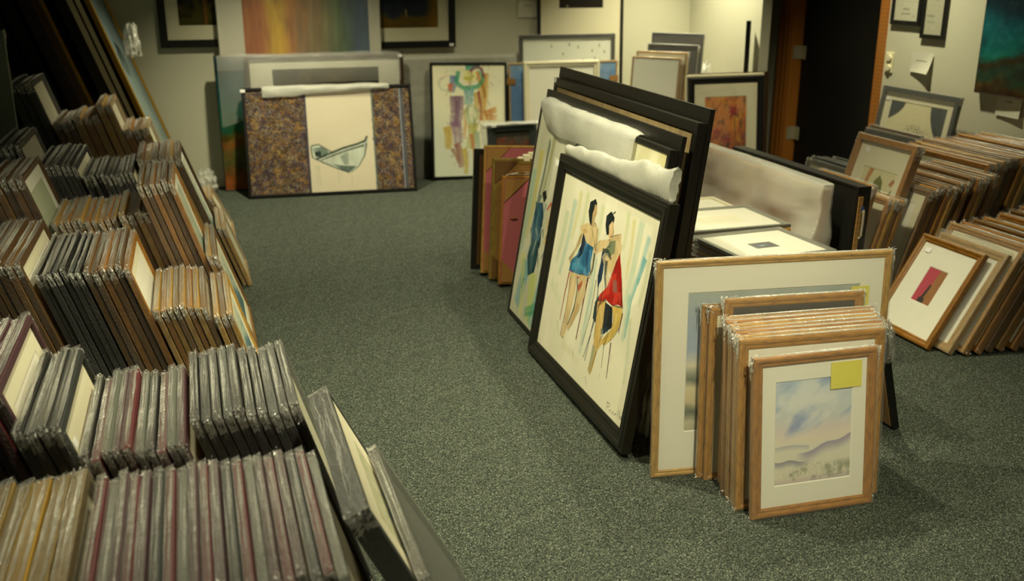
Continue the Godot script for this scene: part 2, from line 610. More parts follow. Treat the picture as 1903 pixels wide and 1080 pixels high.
func art_mat(im: Image, rough := 0.6) -> StandardMaterial3D:
	var m := StandardMaterial3D.new()
	m.albedo_texture = ImageTexture.create_from_image(im)
	m.roughness = rough
	m.texture_repeat = false
	m.metallic_specular = 0.3
	return m


func art_two_women() -> StandardMaterial3D:
	var cream := C("e3dfc6")
	var im := canvas(620, 500, func(u: float, v: float) -> Color:
		var a := nz(u, v, 0.5)
		var b := nz(u * 2.0, v * 0.35, 1.2, 3.0)
		var c := cream.lerp(C("c9cfae"), clampf(a * 0.8 + 0.15 - v * 0.3, 0, 0.7))
		return c.lerp(C("f0ebd6"), clampf(b * 1.2, 0, 0.6)))
	# pale hanging strokes in the ground
	for s in [[0.10, 0.20, 0.07, 0.50, 0.05, "b9c9a8"], [0.17, 0.12, 0.13, 0.55, 0.05, "a9c6b8"], [0.22, 0.06, 0.2, 0.33, 0.04, "cfca86"], [0.30, 0.05, 0.27, 0.4, 0.04, "c6cf9c"], [0.47, 0.07, 0.47, 0.3, 0.04, "c8d2a4"], [0.72, 0.04, 0.73, 0.22, 0.035, "c2cc98"], [0.78, 0.06, 0.8, 0.34, 0.03, "d0c67c"], [0.85, 0.05, 0.83, 0.5, 0.05, "b4cbb4"], [0.93, 0.1, 0.86, 0.45, 0.035, "86b4b8"], [0.96, 0.16, 0.95, 0.42, 0.03, "cbd0a2"], [0.86, 0.4, 0.87, 0.62, 0.04, "9cc4b4"], [0.9, 0.5, 0.95, 0.8, 0.03, "c4d0b0"], [0.5, 0.5, 0.5, 0.85, 0.05, "b8ccbc"], [0.05, 0.62, 0.2, 0.7, 0.04, "d4d8b8"], [0.3, 0.88, 0.5, 0.9, 0.04, "d8d6ae"], [0.42, 0.3, 0.5, 0.5, 0.05, "adbfb0"]]:
		stroke(im, [s[0], s[1], (s[0] + s[2]) / 2 + 0.01, (s[1] + s[3]) / 2, s[2], s[3]], s[4], s[4] * 0.7, C(s[5]), 0.7, 0.6)
	soft(im, 7)
	stroke(im, [0.93, 0.2, 0.905, 0.33], 0.035, 0.02, C("4f9aa8"), 0.8, 0.5)
	stroke(im, [0.91, 0.3, 0.88, 0.42, 0.885, 0.6], 0.02, 0.015, C("6fb0ac"), 0.7, 0.5)
	soft(im, 2)
	var skin := C("d8bf8c")
	var dark := C("1b2526")
	# stool legs and shadow lines
	stroke(im, [0.24, 0.5, 0.23, 0.64, 0.227, 0.775], 0.012, 0.006, C("8e1d18"), 1.0, 0.1)
	stroke(im, [0.45, 0.46, 0.445, 0.62, 0.44, 0.80], 0.014, 0.008, C("5c1a22"), 1.0, 0.1)
	stroke(im, [0.56, 0.4, 0.585, 0.6, 0.566, 0.86], 0.008, 0.006, C("20304e"), 1.0, 0.1)
	stroke(im, [0.535, 0.44, 0.54, 0.62, 0.51, 0.8], 0.006, 0.004, dark, 0.9, 0.1)
	stroke(im, [0.778, 0.67, 0.797, 0.845], 0.009, 0.006, C("4a2030"), 1.0, 0.1)
	stroke(im, [0.72, 0.7, 0.735, 0.82], 0.005, 0.004, dark, 0.8, 0.1)
	poly(im, [0.545, 0.29, 0.585, 0.29, 0.585, 0.42, 0.56, 0.47, 0.545, 0.42], C("1d3354"), 0.95)
	# first woman
	poly(im, [0.302, 0.268, 0.331, 0.292, 0.266, 0.377, 0.236, 0.452, 0.209, 0.436, 0.259, 0.362, 0.285, 0.29], skin.darkened(0.08))
	poly(im, [0.379, 0.19, 0.42, 0.175, 0.456, 0.195, 0.466, 0.245, 0.478, 0.306, 0.4, 0.32, 0.363, 0.31, 0.296, 0.27, 0.276, 0.232, 0.33, 0.205], skin, 1.0, 0.12)
	stroke(im, [0.455, 0.2, 0.475, 0.3, 0.47, 0.44], 0.03, 0.02, skin.darkened(0.05))
	poly(im, [0.37, 0.07, 0.345, 0.1, 0.344, 0.14, 0.375, 0.168, 0.405, 0.166, 0.421, 0.13, 0.41, 0.085], C("c9a772"))
	poly(im, [0.38, 0.15, 0.41, 0.15, 0.412, 0.2, 0.37, 0.205], skin.darkened(0.15))
	poly(im, [0.385, 0.062, 0.335, 0.09, 0.332, 0.14, 0.365, 0.19, 0.385, 0.2, 0.378, 0.14, 0.392, 0.1, 0.41, 0.08], dark)
	poly(im, [0.318, 0.262, 0.369, 0.297, 0.447, 0.299, 0.445, 0.371, 0.463, 0.444, 0.359, 0.478, 0.234, 0.496, 0.237, 0.435, 0.292, 0.385, 0.316, 0.328], C("2d6c96"), 1.0, 0.25)
	poly(im, [0.318, 0.262, 0.36, 0.295, 0.35, 0.36, 0.31, 0.4, 0.29, 0.4, 0.318, 0.33], C("16233a"), 0.95, 0.2)
	stroke(im, [0.26, 0.46, 0.33, 0.43, 0.43, 0.44], 0.03, 0.02, C("4f9fc4"), 0.8, 0.6)
	stroke(im, [0.4, 0.31, 0.41, 0.38, 0.43, 0.44], 0.03, 0.02, C("1d4a78"), 0.85, 0.4)
	stroke(im, [0.25, 0.49, 0.3, 0.5, 0.36, 0.49], 0.012, 0.01, C("b8261c"), 0.9, 0.2)
	poly(im, [0.356, 0.47, 0.44, 0.453, 0.447, 0.547, 0.42, 0.639, 0.372, 0.739, 0.338, 0.797, 0.317, 0.778, 0.346, 0.697, 0.364, 0.592], skin.darkened(0.06))
	poly(im, [0.25, 0.496, 0.335, 0.478, 0.338, 0.586, 0.327, 0.705, 0.317, 0.793, 0.302, 0.852, 0.262, 0.85, 0.279, 0.774, 0.27, 0.675, 0.268, 0.591], skin.lightened(0.05))
	stroke(im, [0.34, 0.5, 0.36, 0.56, 0.36, 0.66, 0.32, 0.77], 0.012, 0.008, dark, 0.85, 0.3)
	stroke(im, [0.365, 0.55, 0.4, 0.5], 0.03, 0.02, C("a02a1e"), 0.9, 0.3)
	stroke(im, [0.262, 0.52, 0.275, 0.68, 0.262, 0.85], 0.006, 0.005, C("7a3b22"), 0.9, 0.2)
	stroke(im, [0.47, 0.31, 0.48, 0.4, 0.455, 0.46], 0.02, 0.012, dark, 0.8, 0.3)
	# second woman
	poly(im, [0.594, 0.2, 0.647, 0.172, 0.69, 0.155, 0.716, 0.243, 0.70, 0.30, 0.655, 0.37, 0.6, 0.33, 0.58, 0.27], skin, 1.0, 0.12)
	poly(im, [0.447, 0.305, 0.5, 0.246, 0.585, 0.214, 0.611, 0.24, 0.545, 0.288, 0.467, 0.325], skin.lightened(0.03))
	stroke(im, [0.56, 0.3, 0.62, 0.36, 0.645, 0.43], 0.035, 0.03, skin.lightened(0.06))
	stroke(im, [0.645, 0.43, 0.69, 0.34, 0.705, 0.2], 0.03, 0.035, skin.lightened(0.06))
	poly(im, [0.561, 0.112, 0.597, 0.122, 0.62, 0.174, 0.594, 0.212, 0.559, 0.192, 0.544, 0.158], C("d9b88a"))
	poly(im, [0.56, 0.08, 0.523, 0.112, 0.53, 0.16, 0.556, 0.2, 0.572, 0.19, 0.56, 0.15, 0.585, 0.12, 0.6, 0.13, 0.6, 0.1], dark)
	stroke(im, [0.575, 0.09, 0.6, 0.07, 0.59, 0.085], 0.006, 0.006, dark)
	poly(im, [0.6, 0.22, 0.65, 0.2, 0.66, 0.26, 0.61, 0.3, 0.57, 0.28], C("6c7c60"), 0.8)
	stroke(im, [0.545, 0.285, 0.6, 0.27, 0.64, 0.3], 0.02, 0.015, dark, 0.85, 0.3)
	stroke(im, [0.6, 0.32, 0.61, 0.39, 0.64, 0.45], 0.03, 0.015, dark, 0.8, 0.3)
	poly(im, [0.712, 0.247, 0.745, 0.309, 0.822, 0.475, 0.776, 0.478, 0.725, 0.503, 0.659, 0.496, 0.584, 0.57, 0.594, 0.494, 0.645, 0.44, 0.668, 0.37, 0.69, 0.3], C("b9241a"), 1.0, 0.3)
	stroke(im, [0.69, 0.36, 0.72, 0.42, 0.77, 0.46], 0.05, 0.04, C("d8402c"), 0.8, 0.5)
	poly(im, [0.69, 0.38, 0.73, 0.38, 0.755, 0.43, 0.71, 0.44], C("8c5a50"), 0.9)
	stroke(im, [0.6, 0.52, 0.65, 0.46, 0.68, 0.45], 0.025, 0.02, C("d4432e"), 0.8, 0.4)
	poly(im, [0.588, 0.5, 0.6, 0.56, 0.6, 0.64, 0.57, 0.63, 0.565, 0.55], C("1f2c30"), 0.9)
	poly(im, [0.66, 0.51, 0.73, 0.51, 0.76, 0.6, 0.7, 0.66, 0.66, 0.62], C("141a1e"), 0.95)
	poly(im, [0.725, 0.5, 0.82, 0.475, 0.832, 0.515, 0.822, 0.578, 0.778, 0.655, 0.721, 0.709, 0.672, 0.715, 0.752, 0.62, 0.765, 0.567], C("d2b35e"))
	poly(im, [0.588, 0.53, 0.662, 0.503, 0.672, 0.591, 0.68, 0.68, 0.71, 0.7, 0.663, 0.764, 0.656, 0.862, 0.639, 0.903, 0.612, 0.89, 0.616, 0.815, 0.618, 0.719, 0.6, 0.61], C("cfae66"))
	stroke(im, [0.63, 0.75, 0.63, 0.82, 0.625, 0.89], 0.035, 0.025, C("8fa096"), 0.7, 0.4)
	stroke(im, [0.67, 0.66, 0.73, 0.62], 0.025, 0.02, C("2a4a5a"), 0.8, 0.4)
	stroke(im, [0.83, 0.5, 0.828, 0.6], 0.012, 0.008, C("3a2036"), 0.8, 0.3)
	for o in [[0.379, 0.19, 0.42, 0.175, 0.456, 0.195, 0.466, 0.245, 0.478, 0.306], [0.302, 0.268, 0.266, 0.377, 0.236, 0.452, 0.209, 0.436, 0.259, 0.362, 0.285, 0.29], [0.356, 0.47, 0.44, 0.453, 0.447, 0.547, 0.42, 0.639, 0.372, 0.739, 0.338, 0.797, 0.346, 0.697, 0.364, 0.592], [0.25, 0.496, 0.335, 0.478, 0.338, 0.586, 0.327, 0.705, 0.302, 0.852, 0.262, 0.85, 0.279, 0.774, 0.27, 0.675], [0.594, 0.2, 0.69, 0.155, 0.716, 0.243, 0.70, 0.30], [0.447, 0.305, 0.5, 0.246, 0.585, 0.214, 0.611, 0.24, 0.545, 0.288, 0.467, 0.325], [0.712, 0.247, 0.822, 0.475, 0.725, 0.503, 0.659, 0.496, 0.584, 0.57, 0.594, 0.494, 0.668, 0.37], [0.725, 0.5, 0.82, 0.475, 0.832, 0.515, 0.822, 0.578, 0.778, 0.655, 0.721, 0.709, 0.765, 0.567], [0.588, 0.53, 0.662, 0.503, 0.68, 0.68, 0.663, 0.764, 0.639, 0.903, 0.612, 0.89, 0.618, 0.719]]:
		edge(im, o, C("2a2a26"), 0.006, 0.75)
	for d in [[0.42, 0.2, 0.44, 0.26, "e6d2a6"], [0.31, 0.25, 0.36, 0.24, "b8985e"], [0.3, 0.52, 0.31, 0.68, "ead6b0"], [0.41, 0.5, 0.4, 0.6, "e8d2a4"], [0.4, 0.62, 0.35, 0.75, "b8905c"], [0.63, 0.54, 0.65, 0.66, "e2c88a"], [0.78, 0.52, 0.78, 0.6, "e6cc84"], [0.74, 0.64, 0.7, 0.69, "a08434"], [0.66, 0.2, 0.69, 0.24, "e8d2a6"], [0.39, 0.09, 0.4, 0.14, "dcc090"], [0.58, 0.14, 0.595, 0.18, "e8cca0"], [0.31, 0.36, 0.29, 0.42, "3f86b4"], [0.39, 0.34, 0.4, 0.42, "163a64"], [0.42, 0.32, 0.43, 0.36, "5aa0c8"], [0.72, 0.3, 0.75, 0.36, "8c1610"], [0.77, 0.42, 0.79, 0.47, "e05a40"], [0.62, 0.5, 0.6, 0.55, "8c1a14"], [0.45, 0.43, 0.47, 0.46, "e2c898"]]:
		stroke(im, [d[0], d[1], (d[0] + d[2]) / 2 + 0.004, (d[1] + d[3]) / 2, d[2], d[3]], 0.022, 0.012, C(d[4]), 0.75, 0.5)
	stroke(im, [0.5, 0.34, 0.515, 0.5, 0.49, 0.72], 0.02, 0.012, C("8fb0a4"), 0.6, 0.5)
	stroke(im, [0.62, 0.47, 0.6, 0.6, 0.57, 0.74, 0.545, 0.85], 0.006, 0.005, C("1c2c3c"), 0.85, 0.2)
	stroke(im, [0.68, 0.52, 0.7, 0.6, 0.69, 0.68], 0.01, 0.006, C("1c2430"), 0.85, 0.2)
	for k in 26:
		var u := rng.randf_range(0.22, 0.82)
		var v := rng.randf_range(0.28, 0.86)
		stroke(im, [u, v, u + rng.randf_range(-0.01, 0.015), v + rng.randf_range(0.02, 0.07)], 0.003, 0.002, dark, 0.6, 0.5)
	for s in [[0.12, 0.6, 0.14, 0.635], [0.2, 0.79, 0.225, 0.84], [0.42, 0.86, 0.45, 0.9], [0.6, 0.93, 0.63, 0.97]]:
		stroke(im, s, 0.004, 0.003, C("4a4a3c"), 0.7, 0.4)
	# scrawled signature
	for s in [[0.845, 0.94, 0.85, 0.985], [0.845, 0.945, 0.865, 0.94, 0.868, 0.955, 0.85, 0.965], [0.875, 0.97, 0.885, 0.965, 0.89, 0.975], [0.9, 0.965, 0.905, 0.972, 0.915, 0.955], [0.92, 0.97, 0.935, 0.955, 0.938, 0.965], [0.95, 0.93, 0.953, 0.965], [0.965, 0.925, 0.968, 0.962], [0.985, 0.945, 0.972, 0.955, 0.985, 0.96, 0.987, 0.92]]:
		stroke(im, s, 0.004, 0.003, C("5a564a"), 0.85, 0.2)
	return art_mat(im, 0.45)


func art_dancer_blue() -> StandardMaterial3D:
	var im := canvas(640, 480, func(u: float, v: float) -> Color:
		var c := C("b5b6a0").lerp(C("cbc8ae"), clampf(nz(u, v, 0.4) + 0.5, 0, 1))
		c = c.lerp(C("d0c48a"), clampf((u - 0.7) * 2.0 + nz(u, v, 1.0) * 0.4, 0, 0.6))
		return c.lerp(C("e4e2cc"), clampf(nz(u * 2.0, v * 0.5, 1.5, 4.0) * 1.1, 0, 0.5)))
	for s in [[0.07, 0.2, 0.05, 0.62, 0.05, "c9bb5c"], [0.13, 0.14, 0.1, 0.5, 0.02, "56604a"], [0.17, 0.12, 0.14, 0.4, 0.03, "8c8c5a"], [0.03, 0.3, 0.02, 0.7, 0.04, "9cc2aa"], [0.22, 0.2, 0.2, 0.45, 0.05, "e6e4d0"], [0.1, 0.72, 0.06, 0.95, 0.09, "5e9cb0"], [0.18, 0.75, 0.2, 0.98, 0.08, "bccb66"], [0.05, 0.7, 0.12, 0.98, 0.05, "d2cf74"], [0.28, 0.7, 0.22, 0.98, 0.07, "64aab0"], [0.3, 0.85, 0.16, 0.95, 0.05, "2f8a6a"], [0.4, 0.6, 0.38, 0.95, 0.08, "8fb6a8"], [0.55, 0.5, 0.5, 0.95, 0.1, "a8b89a"], [0.75, 0.4, 0.7, 0.95, 0.1, "c2bd92"]]:
		stroke(im, [s[0], s[1], (s[0] + s[2]) / 2 + 0.01, (s[1] + s[3]) / 2, s[2], s[3]], s[4], s[4] * 0.7, C(s[5]), 0.8, 0.6)
	soft(im, 5)
	var ink := C("18303a")
	poly(im, [0.1, 0.44, 0.16, 0.42, 0.19, 0.48, 0.2, 0.6, 0.17, 0.68, 0.12, 0.66, 0.09, 0.56], C("1d4a60"), 1.0, 0.3)
	poly(im, [0.12, 0.6, 0.2, 0.6, 0.19, 0.74, 0.13, 0.78, 0.1, 0.7], C("1c4048"), 1.0, 0.3)
	poly(im, [0.14, 0.38, 0.17, 0.36, 0.19, 0.39, 0.17, 0.42], C("141c1c"))
	poly(im, [0.25, 0.3, 0.33, 0.16, 0.37, 0.12, 0.36, 0.24, 0.34, 0.4, 0.3, 0.55, 0.27, 0.5], C("3d9484"), 1.0, 0.25)
	poly(im, [0.33, 0.3, 0.4, 0.26, 0.42, 0.4, 0.38, 0.5, 0.33, 0.44], C("8a3b20"), 1.0, 0.25)
	poly(im, [0.24, 0.4, 0.28, 0.42, 0.27, 0.56, 0.23, 0.6], C("d0b880"), 1.0)
	poly(im, [0.26, 0.56, 0.33, 0.5, 0.34, 0.7, 0.28, 0.8], C("23504e"), 1.0, 0.3)
	stroke(im, [0.21, 0.44, 0.24, 0.4, 0.27, 0.46], 0.012, 0.01, C("b03018"), 0.9, 0.2)
	stroke(im, [0.14, 0.16, 0.11, 0.36, 0.1, 0.5], 0.006, 0.006, ink, 0.9, 0.2)
	stroke(im, [0.36, 0.12, 0.38, 0.1, 0.4, 0.12], 0.01, 0.006, ink, 0.9, 0.2)
	for k in 30:
		var u := rng.randf_range(0.08, 0.36)
		var v := rng.randf_range(0.36, 0.82)
		stroke(im, [u, v, u + rng.randf_range(-0.03, 0.03), v + rng.randf_range(0.02, 0.08)], 0.012, 0.005, [ink, C("e0e0cc"), C("2c6a7c")][k % 3], 0.8, 0.5)
	stroke(im, [0.52, 0.09, 0.52, 0.15], 0.02, 0.02, C("2f58a0"), 0.9, 0.4)
	stroke(im, [0.505, 0.08, 0.505, 0.14], 0.015, 0.01, C("7c93a8"), 0.7, 0.4)
	return art_mat(im, 0.5)


func art_moor() -> StandardMaterial3D:   # pale watercolour: clouds over misty hills, heather in front
	var im := canvas(300, 440, func(u: float, v: float) -> Color:
		var a := nz(u * 1.2 + v * 0.5, v * 1.6 + u * 0.5, 0.45, 2.0)
		var c := ramp([0.0, C("aebfd2"), 0.2, C("c3cbd0"), 0.34, C("c6cbcc"), 0.48, C("d5cac6"), 0.56, C("dfd2c2"), 0.64, C("d8d5c4"), 1.0, C("d8d0bc")], v + a * 0.05)
		var d := v + u * 0.2
		c = c.lerp(C("7f93c4"), clampf((a + 0.12) * 2.2, 0, 0.75) * smoothstep(0.0, 0.15, d) * (1.0 - smoothstep(0.5, 0.62, d)))
		c = c.lerp(C("e3e3da"), clampf(nz(u, v * 1.7 + u * 0.5, 0.6, 6.0) * 1.6, 0, 0.6) * (1.0 - smoothstep(0.4, 0.6, v)))
		var far := 0.645 - 0.03 * sin(u * 5.0 + 0.6)
		if v > far and u < 0.45:
			c = c.lerp(C("a9a9b4"), (1.0 - smoothstep(far, far + 0.06, v)) * 0.75)
		var ridge := 0.78 - u * 0.22 + 0.012 * sin(u * 17.0)
		if v > ridge and u > 0.25:
			c = c.lerp(C("8f87a4"), (1.0 - smoothstep(ridge, ridge + 0.12, v)) * 0.8 * smoothstep(0.25, 0.45, u))
		var low := 0.755 + 0.05 * u + 0.01 * sin(u * 22.0)
		if v > low and u < 0.5:
			c = c.lerp(C("72758a"), (1.0 - smoothstep(low, low + 0.08, v)) * 0.75 * (1.0 - smoothstep(0.3, 0.5, u)))
		if v > 0.8:
			c = c.lerp(C("8a9078"), clampf(nz(u * 2, v * 2, 1.5) * 1.6 + (u - 0.45), 0, 0.75) * smoothstep(0.78, 0.86, v) * (1.0 - smoothstep(0.93, 1.0, v)))
			c = c.lerp(C("a58fa6"), smoothstep(0.9, 1.0, v) * 0.5)
		return c)
	dabs(im, 160, 0.4, 0.8, 1.0, 0.95, [C("5b6450"), C("7d8468"), C("e6e4da"), C("8a86a0")], 0.012, 0.7)
	dabs(im, 60, 0.2, 0.86, 0.6, 0.93, [C("4b5446"), C("6d7460"), C("cfcab8")], 0.012, 0.6)
	soft(im, 1)
	return art_mat(im, 0.7)


func art_coast() -> StandardMaterial3D:   # the large watercolour behind: blue over cream over a dark green headland
	var im := canvas(320, 260, func(u: float, v: float) -> Color:
		var a := nz(u, v, 0.6)
		var c := ramp([0.0, C("98a4a0"), 0.2, C("8c9cae"), 0.4, C("8fa0bd"), 0.5, C("cfc8ae"), 0.62, C("586254"), 0.68, C("cdbf94"), 0.8, C("c2b288"), 0.86, C("4c5444"), 0.92, C("b5ae90"), 1.0, C("a7a286")], v + a * 0.07)
		return c.lightened(0.1 + 0.1 * nz(u, v, 2.0)))
	return art_mat(im, 0.7)


func art_boat() -> StandardMaterial3D:
	var mosaic := [C("84581a"), C("544462"), C("241c16"), C("a87c30"), C("3a2e48"), C("5c4018"), C("968a68"), C("181410"), C("4a3a2a"), C("7c7668"), C("2c2434")]
	var im := canvas(720, 440, func(u: float, v: float) -> Color:
		if u > 0.355 and u < 0.765:
			var c := C("ccc2ac").lerp(C("b8ac98"), clampf(0.35 + nz(u, v, 0.5), 0, 1) * 0.4)
			return c.lerp(C("8f8274"), (1.0 - smoothstep(0.06, 0.1, v)) * 0.7)
		return C("54402a").lerp(C("33283a"), clampf(nz(u, v, 1.2) + 0.5, 0, 1)))
	for side in [[0.0, 0.35, 2600], [0.77, 0.94, 1300], [0.965, 1.0, 260]]:
		for i in side[2]:
			var u := rng.randf_range(side[0], side[1])
			var v := rng.randf()
			var a := rng.randf() * TAU
			var r := rng.randf_range(0.006, 0.016)
			var pts := []
			for k in 5:
				pts.append(u + cos(a + k * 1.1) * r)
				pts.append(v + sin(a + k * 1.1) * r * 1.6)
			stroke(im, pts, 0.005, 0.003, mosaic[(rng.randi() + int(v * 2.0)) % mosaic.size()].lightened(0.08 * rng.randf()), 0.85, 0.3)
	poly(im, [0.352, 0.0, 0.362, 0.0, 0.362, 1.0, 0.352, 1.0], C("3b3a48"), 1, 0.05, 0.001)
	poly(im, [0.762, 0.0, 0.77, 0.0, 0.77, 1.0, 0.762, 1.0], C("5a6a66"), 1, 0.05, 0.001)
	poly(im, [0.94, 0.0, 0.965, 0.0, 0.965, 1.0, 0.94, 1.0], C("4e5056"), 0.9, 0.1, 0.001)
	stroke(im, [0.94, 0.0, 0.942, 1.0], 0.006, 0.006, C("94a0b4"), 0.9, 0.1)
	# the rowing boat
	poly(im, [0.375, 0.55, 0.42, 0.54, 0.46, 0.58, 0.5, 0.62, 0.56, 0.585, 0.64, 0.55, 0.7, 0.52, 0.72, 0.48, 0.725, 0.53, 0.70, 0.66, 0.66, 0.76, 0.61, 0.815, 0.56, 0.80, 0.49, 0.745, 0.42, 0.70, 0.38, 0.66], C("b9c0b2"), 1.0, 0.12)
	poly(im, [0.385, 0.57, 0.44, 0.56, 0.48, 0.61, 0.46, 0.66, 0.4, 0.66], C("6a7a72"), 0.9, 0.2)
	poly(im, [0.395, 0.61, 0.43, 0.6, 0.43, 0.65, 0.4, 0.65], C("1c2826"), 1)
	poly(im, [0.5, 0.73, 0.56, 0.75, 0.64, 0.76, 0.6, 0.815, 0.56, 0.8], C("51625c"), 0.9, 0.25)
	poly(im, [0.55, 0.66, 0.6, 0.62, 0.6, 0.74, 0.57, 0.74], C("8b968c"), 0.8, 0.2)
	var ink := C("16241f")
	stroke(im, [0.375, 0.55, 0.42, 0.535, 0.46, 0.575, 0.5, 0.615], 0.008, 0.008, C("2a3a34"), 0.95, 0.3)
	stroke(im, [0.4, 0.68, 0.48, 0.63, 0.57, 0.58, 0.66, 0.545, 0.71, 0.515, 0.722, 0.47], 0.012, 0.014, ink, 1.0, 0.2)
	stroke(im, [0.43, 0.69, 0.5, 0.65, 0.6, 0.6, 0.7, 0.56], 0.006, 0.012, ink, 0.95, 0.3)
	stroke(im, [0.718, 0.54, 0.70, 0.66, 0.66, 0.76, 0.61, 0.815], 0.008, 0.006, C("223a34"), 0.95, 0.3)
	stroke(im, [0.38, 0.66, 0.44, 0.71, 0.52, 0.77, 0.6, 0.82], 0.006, 0.01, ink, 0.9, 0.4)
	stroke(im, [0.375, 0.56, 0.38, 0.66], 0.01, 0.008, C("26342e"), 0.9, 0.3)
	for x in [0.4, 0.415, 0.53, 0.55, 0.61]:
		stroke(im, [x, 0.74, x + 0.002, rng.randf_range(0.88, 0.99)], 0.003, 0.002, C("4a524c"), 0.6, 0.4)
	return art_mat(im, 0.6)


func art_figure() -> StandardMaterial3D:
	var im := canvas(360, 520, func(u: float, v: float) -> Color:
		var c := C("d8d6bc").lerp(C("e9e2c0"), clampf(nz(u, v, 0.4) + 0.5 - v * 0.4, 0, 1))
		return c.lerp(C("b7c0b2"), smoothstep(0.5, 0.9, v + (0.5 - u) * 0.5) * 0.6))
	for s in [[0.7, 0.08, 0.66, 0.5, 0.16, "b8842c"], [0.78, 0.4, 0.8, 0.5, 0.2, "b06a28"], [0.19, 0.55, 0.2, 0.75, 0.12, "b39032"], [0.3, 0.1, 0.25, 0.24, 0.12, "3c5c94"], [0.46, 0.03, 0.66, 0.02, 0.08, "28806c"], [0.33, 0.28, 0.3, 0.55, 0.2, "5d3a60"], [0.3, 0.5, 0.34, 0.7, 0.16, "7a5878"], [0.32, 0.7, 0.38, 0.92, 0.1, "7c4438"], [0.25, 0.75, 0.34, 0.88, 0.05, "82503c"], [0.44, 0.4, 0.42, 0.65, 0.06, "c8945c"], [0.42, 0.75, 0.44, 0.98, 0.08, "b69a38"], [0.55, 0.52, 0.5, 0.75, 0.14, "96923a"], [0.6, 0.6, 0.6, 0.95, 0.08, "8fa090"], [0.52, 0.62, 0.56, 0.9, 0.06, "b0704a"], [0.56, 0.93, 0.56, 1.0, 0.05, "d4552c"], [0.5, 0.22, 0.48, 0.36, 0.15, "5c94a0"], [0.6, 0.25, 0.58, 0.4, 0.08, "b28a34"], [0.63, 0.24, 0.66, 0.5, 0.04, "7c3030"], [0.24, 0.17, 0.24, 0.24, 0.08, "d0552c"], [0.66, 0.14, 0.72, 0.3, 0.05, "8a5a1c"]]:
		stroke(im, [s[0], s[1], (s[0] + s[2]) / 2 + 0.015, (s[1] + s[3]) / 2, s[2], s[3]], s[4], s[4] * 0.8, C(s[5]), 0.85, 0.6)
	poly(im, [0.42, 0.42, 0.5, 0.34, 0.6, 0.38, 0.64, 0.46, 0.56, 0.54, 0.46, 0.52], C("a8b48a"), 0.8, 0.3)
	poly(im, [0.48, 0.4, 0.56, 0.36, 0.6, 0.46, 0.52, 0.5], C("d0d0a8"), 0.8, 0.2)
	# the ringed head
	stroke(im, [0.36, 0.06, 0.33, 0.16, 0.42, 0.21, 0.62, 0.2, 0.7, 0.14, 0.66, 0.05], 0.06, 0.06, C("3d9270"), 0.9, 0.4)
	stroke(im, [0.36, 0.05, 0.4, 0.05, 0.52, 0.07], 0.04, 0.03, C("d8cf98"), 0.9, 0.3)
	poly(im, [0.42, 0.09, 0.5, 0.05, 0.62, 0.07, 0.62, 0.14, 0.5, 0.17, 0.43, 0.14], C("d9d08a"), 0.95, 0.2)
	stroke(im, [0.44, 0.12, 0.5, 0.13, 0.58, 0.1], 0.05, 0.03, C("a8a03c"), 0.8, 0.4)
	stroke(im, [0.42, 0.16, 0.5, 0.175, 0.6, 0.16], 0.02, 0.015, C("e4c8c4"), 0.95, 0.2)
	stroke(im, [0.52, 0.06, 0.6, 0.02, 0.68, 0.04, 0.71, 0.12], 0.04, 0.03, C("74284a"), 0.9, 0.3)
	stroke(im, [0.62, 0.06, 0.65, 0.14], 0.03, 0.02, C("d0682c"), 0.8, 0.3)
	stroke(im, [0.12, 0.12, 0.08, 0.16, 0.12, 0.22, 0.24, 0.24], 0.012, 0.012, C("8fa8a0"), 0.7, 0.3)
	stroke(im, [0.22, 0.1, 0.12, 0.12, 0.1, 0.18], 0.012, 0.01, C("d8a08c"), 0.7, 0.3)
	stroke(im, [0.8, 0.09, 0.93, 0.15, 0.92, 0.2], 0.008, 0.008, C("c6b488"), 0.6, 0.3)
	soft(im, 6)
	dabs(im, 160, 0.15, 0.0, 0.8, 0.95, [C("d8d0a8"), C("8a6a3c"), C("6a4a68"), C("9aa068"), C("c8b078")], 0.05, 0.3)
	soft(im, 3)
	return art_mat(im, 0.6)


func art_wash(w: int, h: int, stops: Array, along: bool, rough_n := 0.16, dark := Color.BLACK, dark_n := 0.0, k := 0.6) -> StandardMaterial3D:
	# a loose wash running through the given colours, down (or along) the picture
	var im := canvas(w, h, func(u: float, v: float) -> Color:
		var t := u if along else v
		var c := ramp(stops, t + nz(u * (2.0 if along else 1.0), v * (0.5 if along else 1.6), k, 1.0) * rough_n)
		var g := nz(u * 4.0, v * 4.0, 1.0, 2.0)
		c = c.lightened(g * 0.12) if g > 0 else c.darkened(-g * 0.16)
		return c.lerp(dark, clampf(nz(u, v, 1.1, 5.0) * dark_n, 0, 0.8)))
	return art_mat(im)


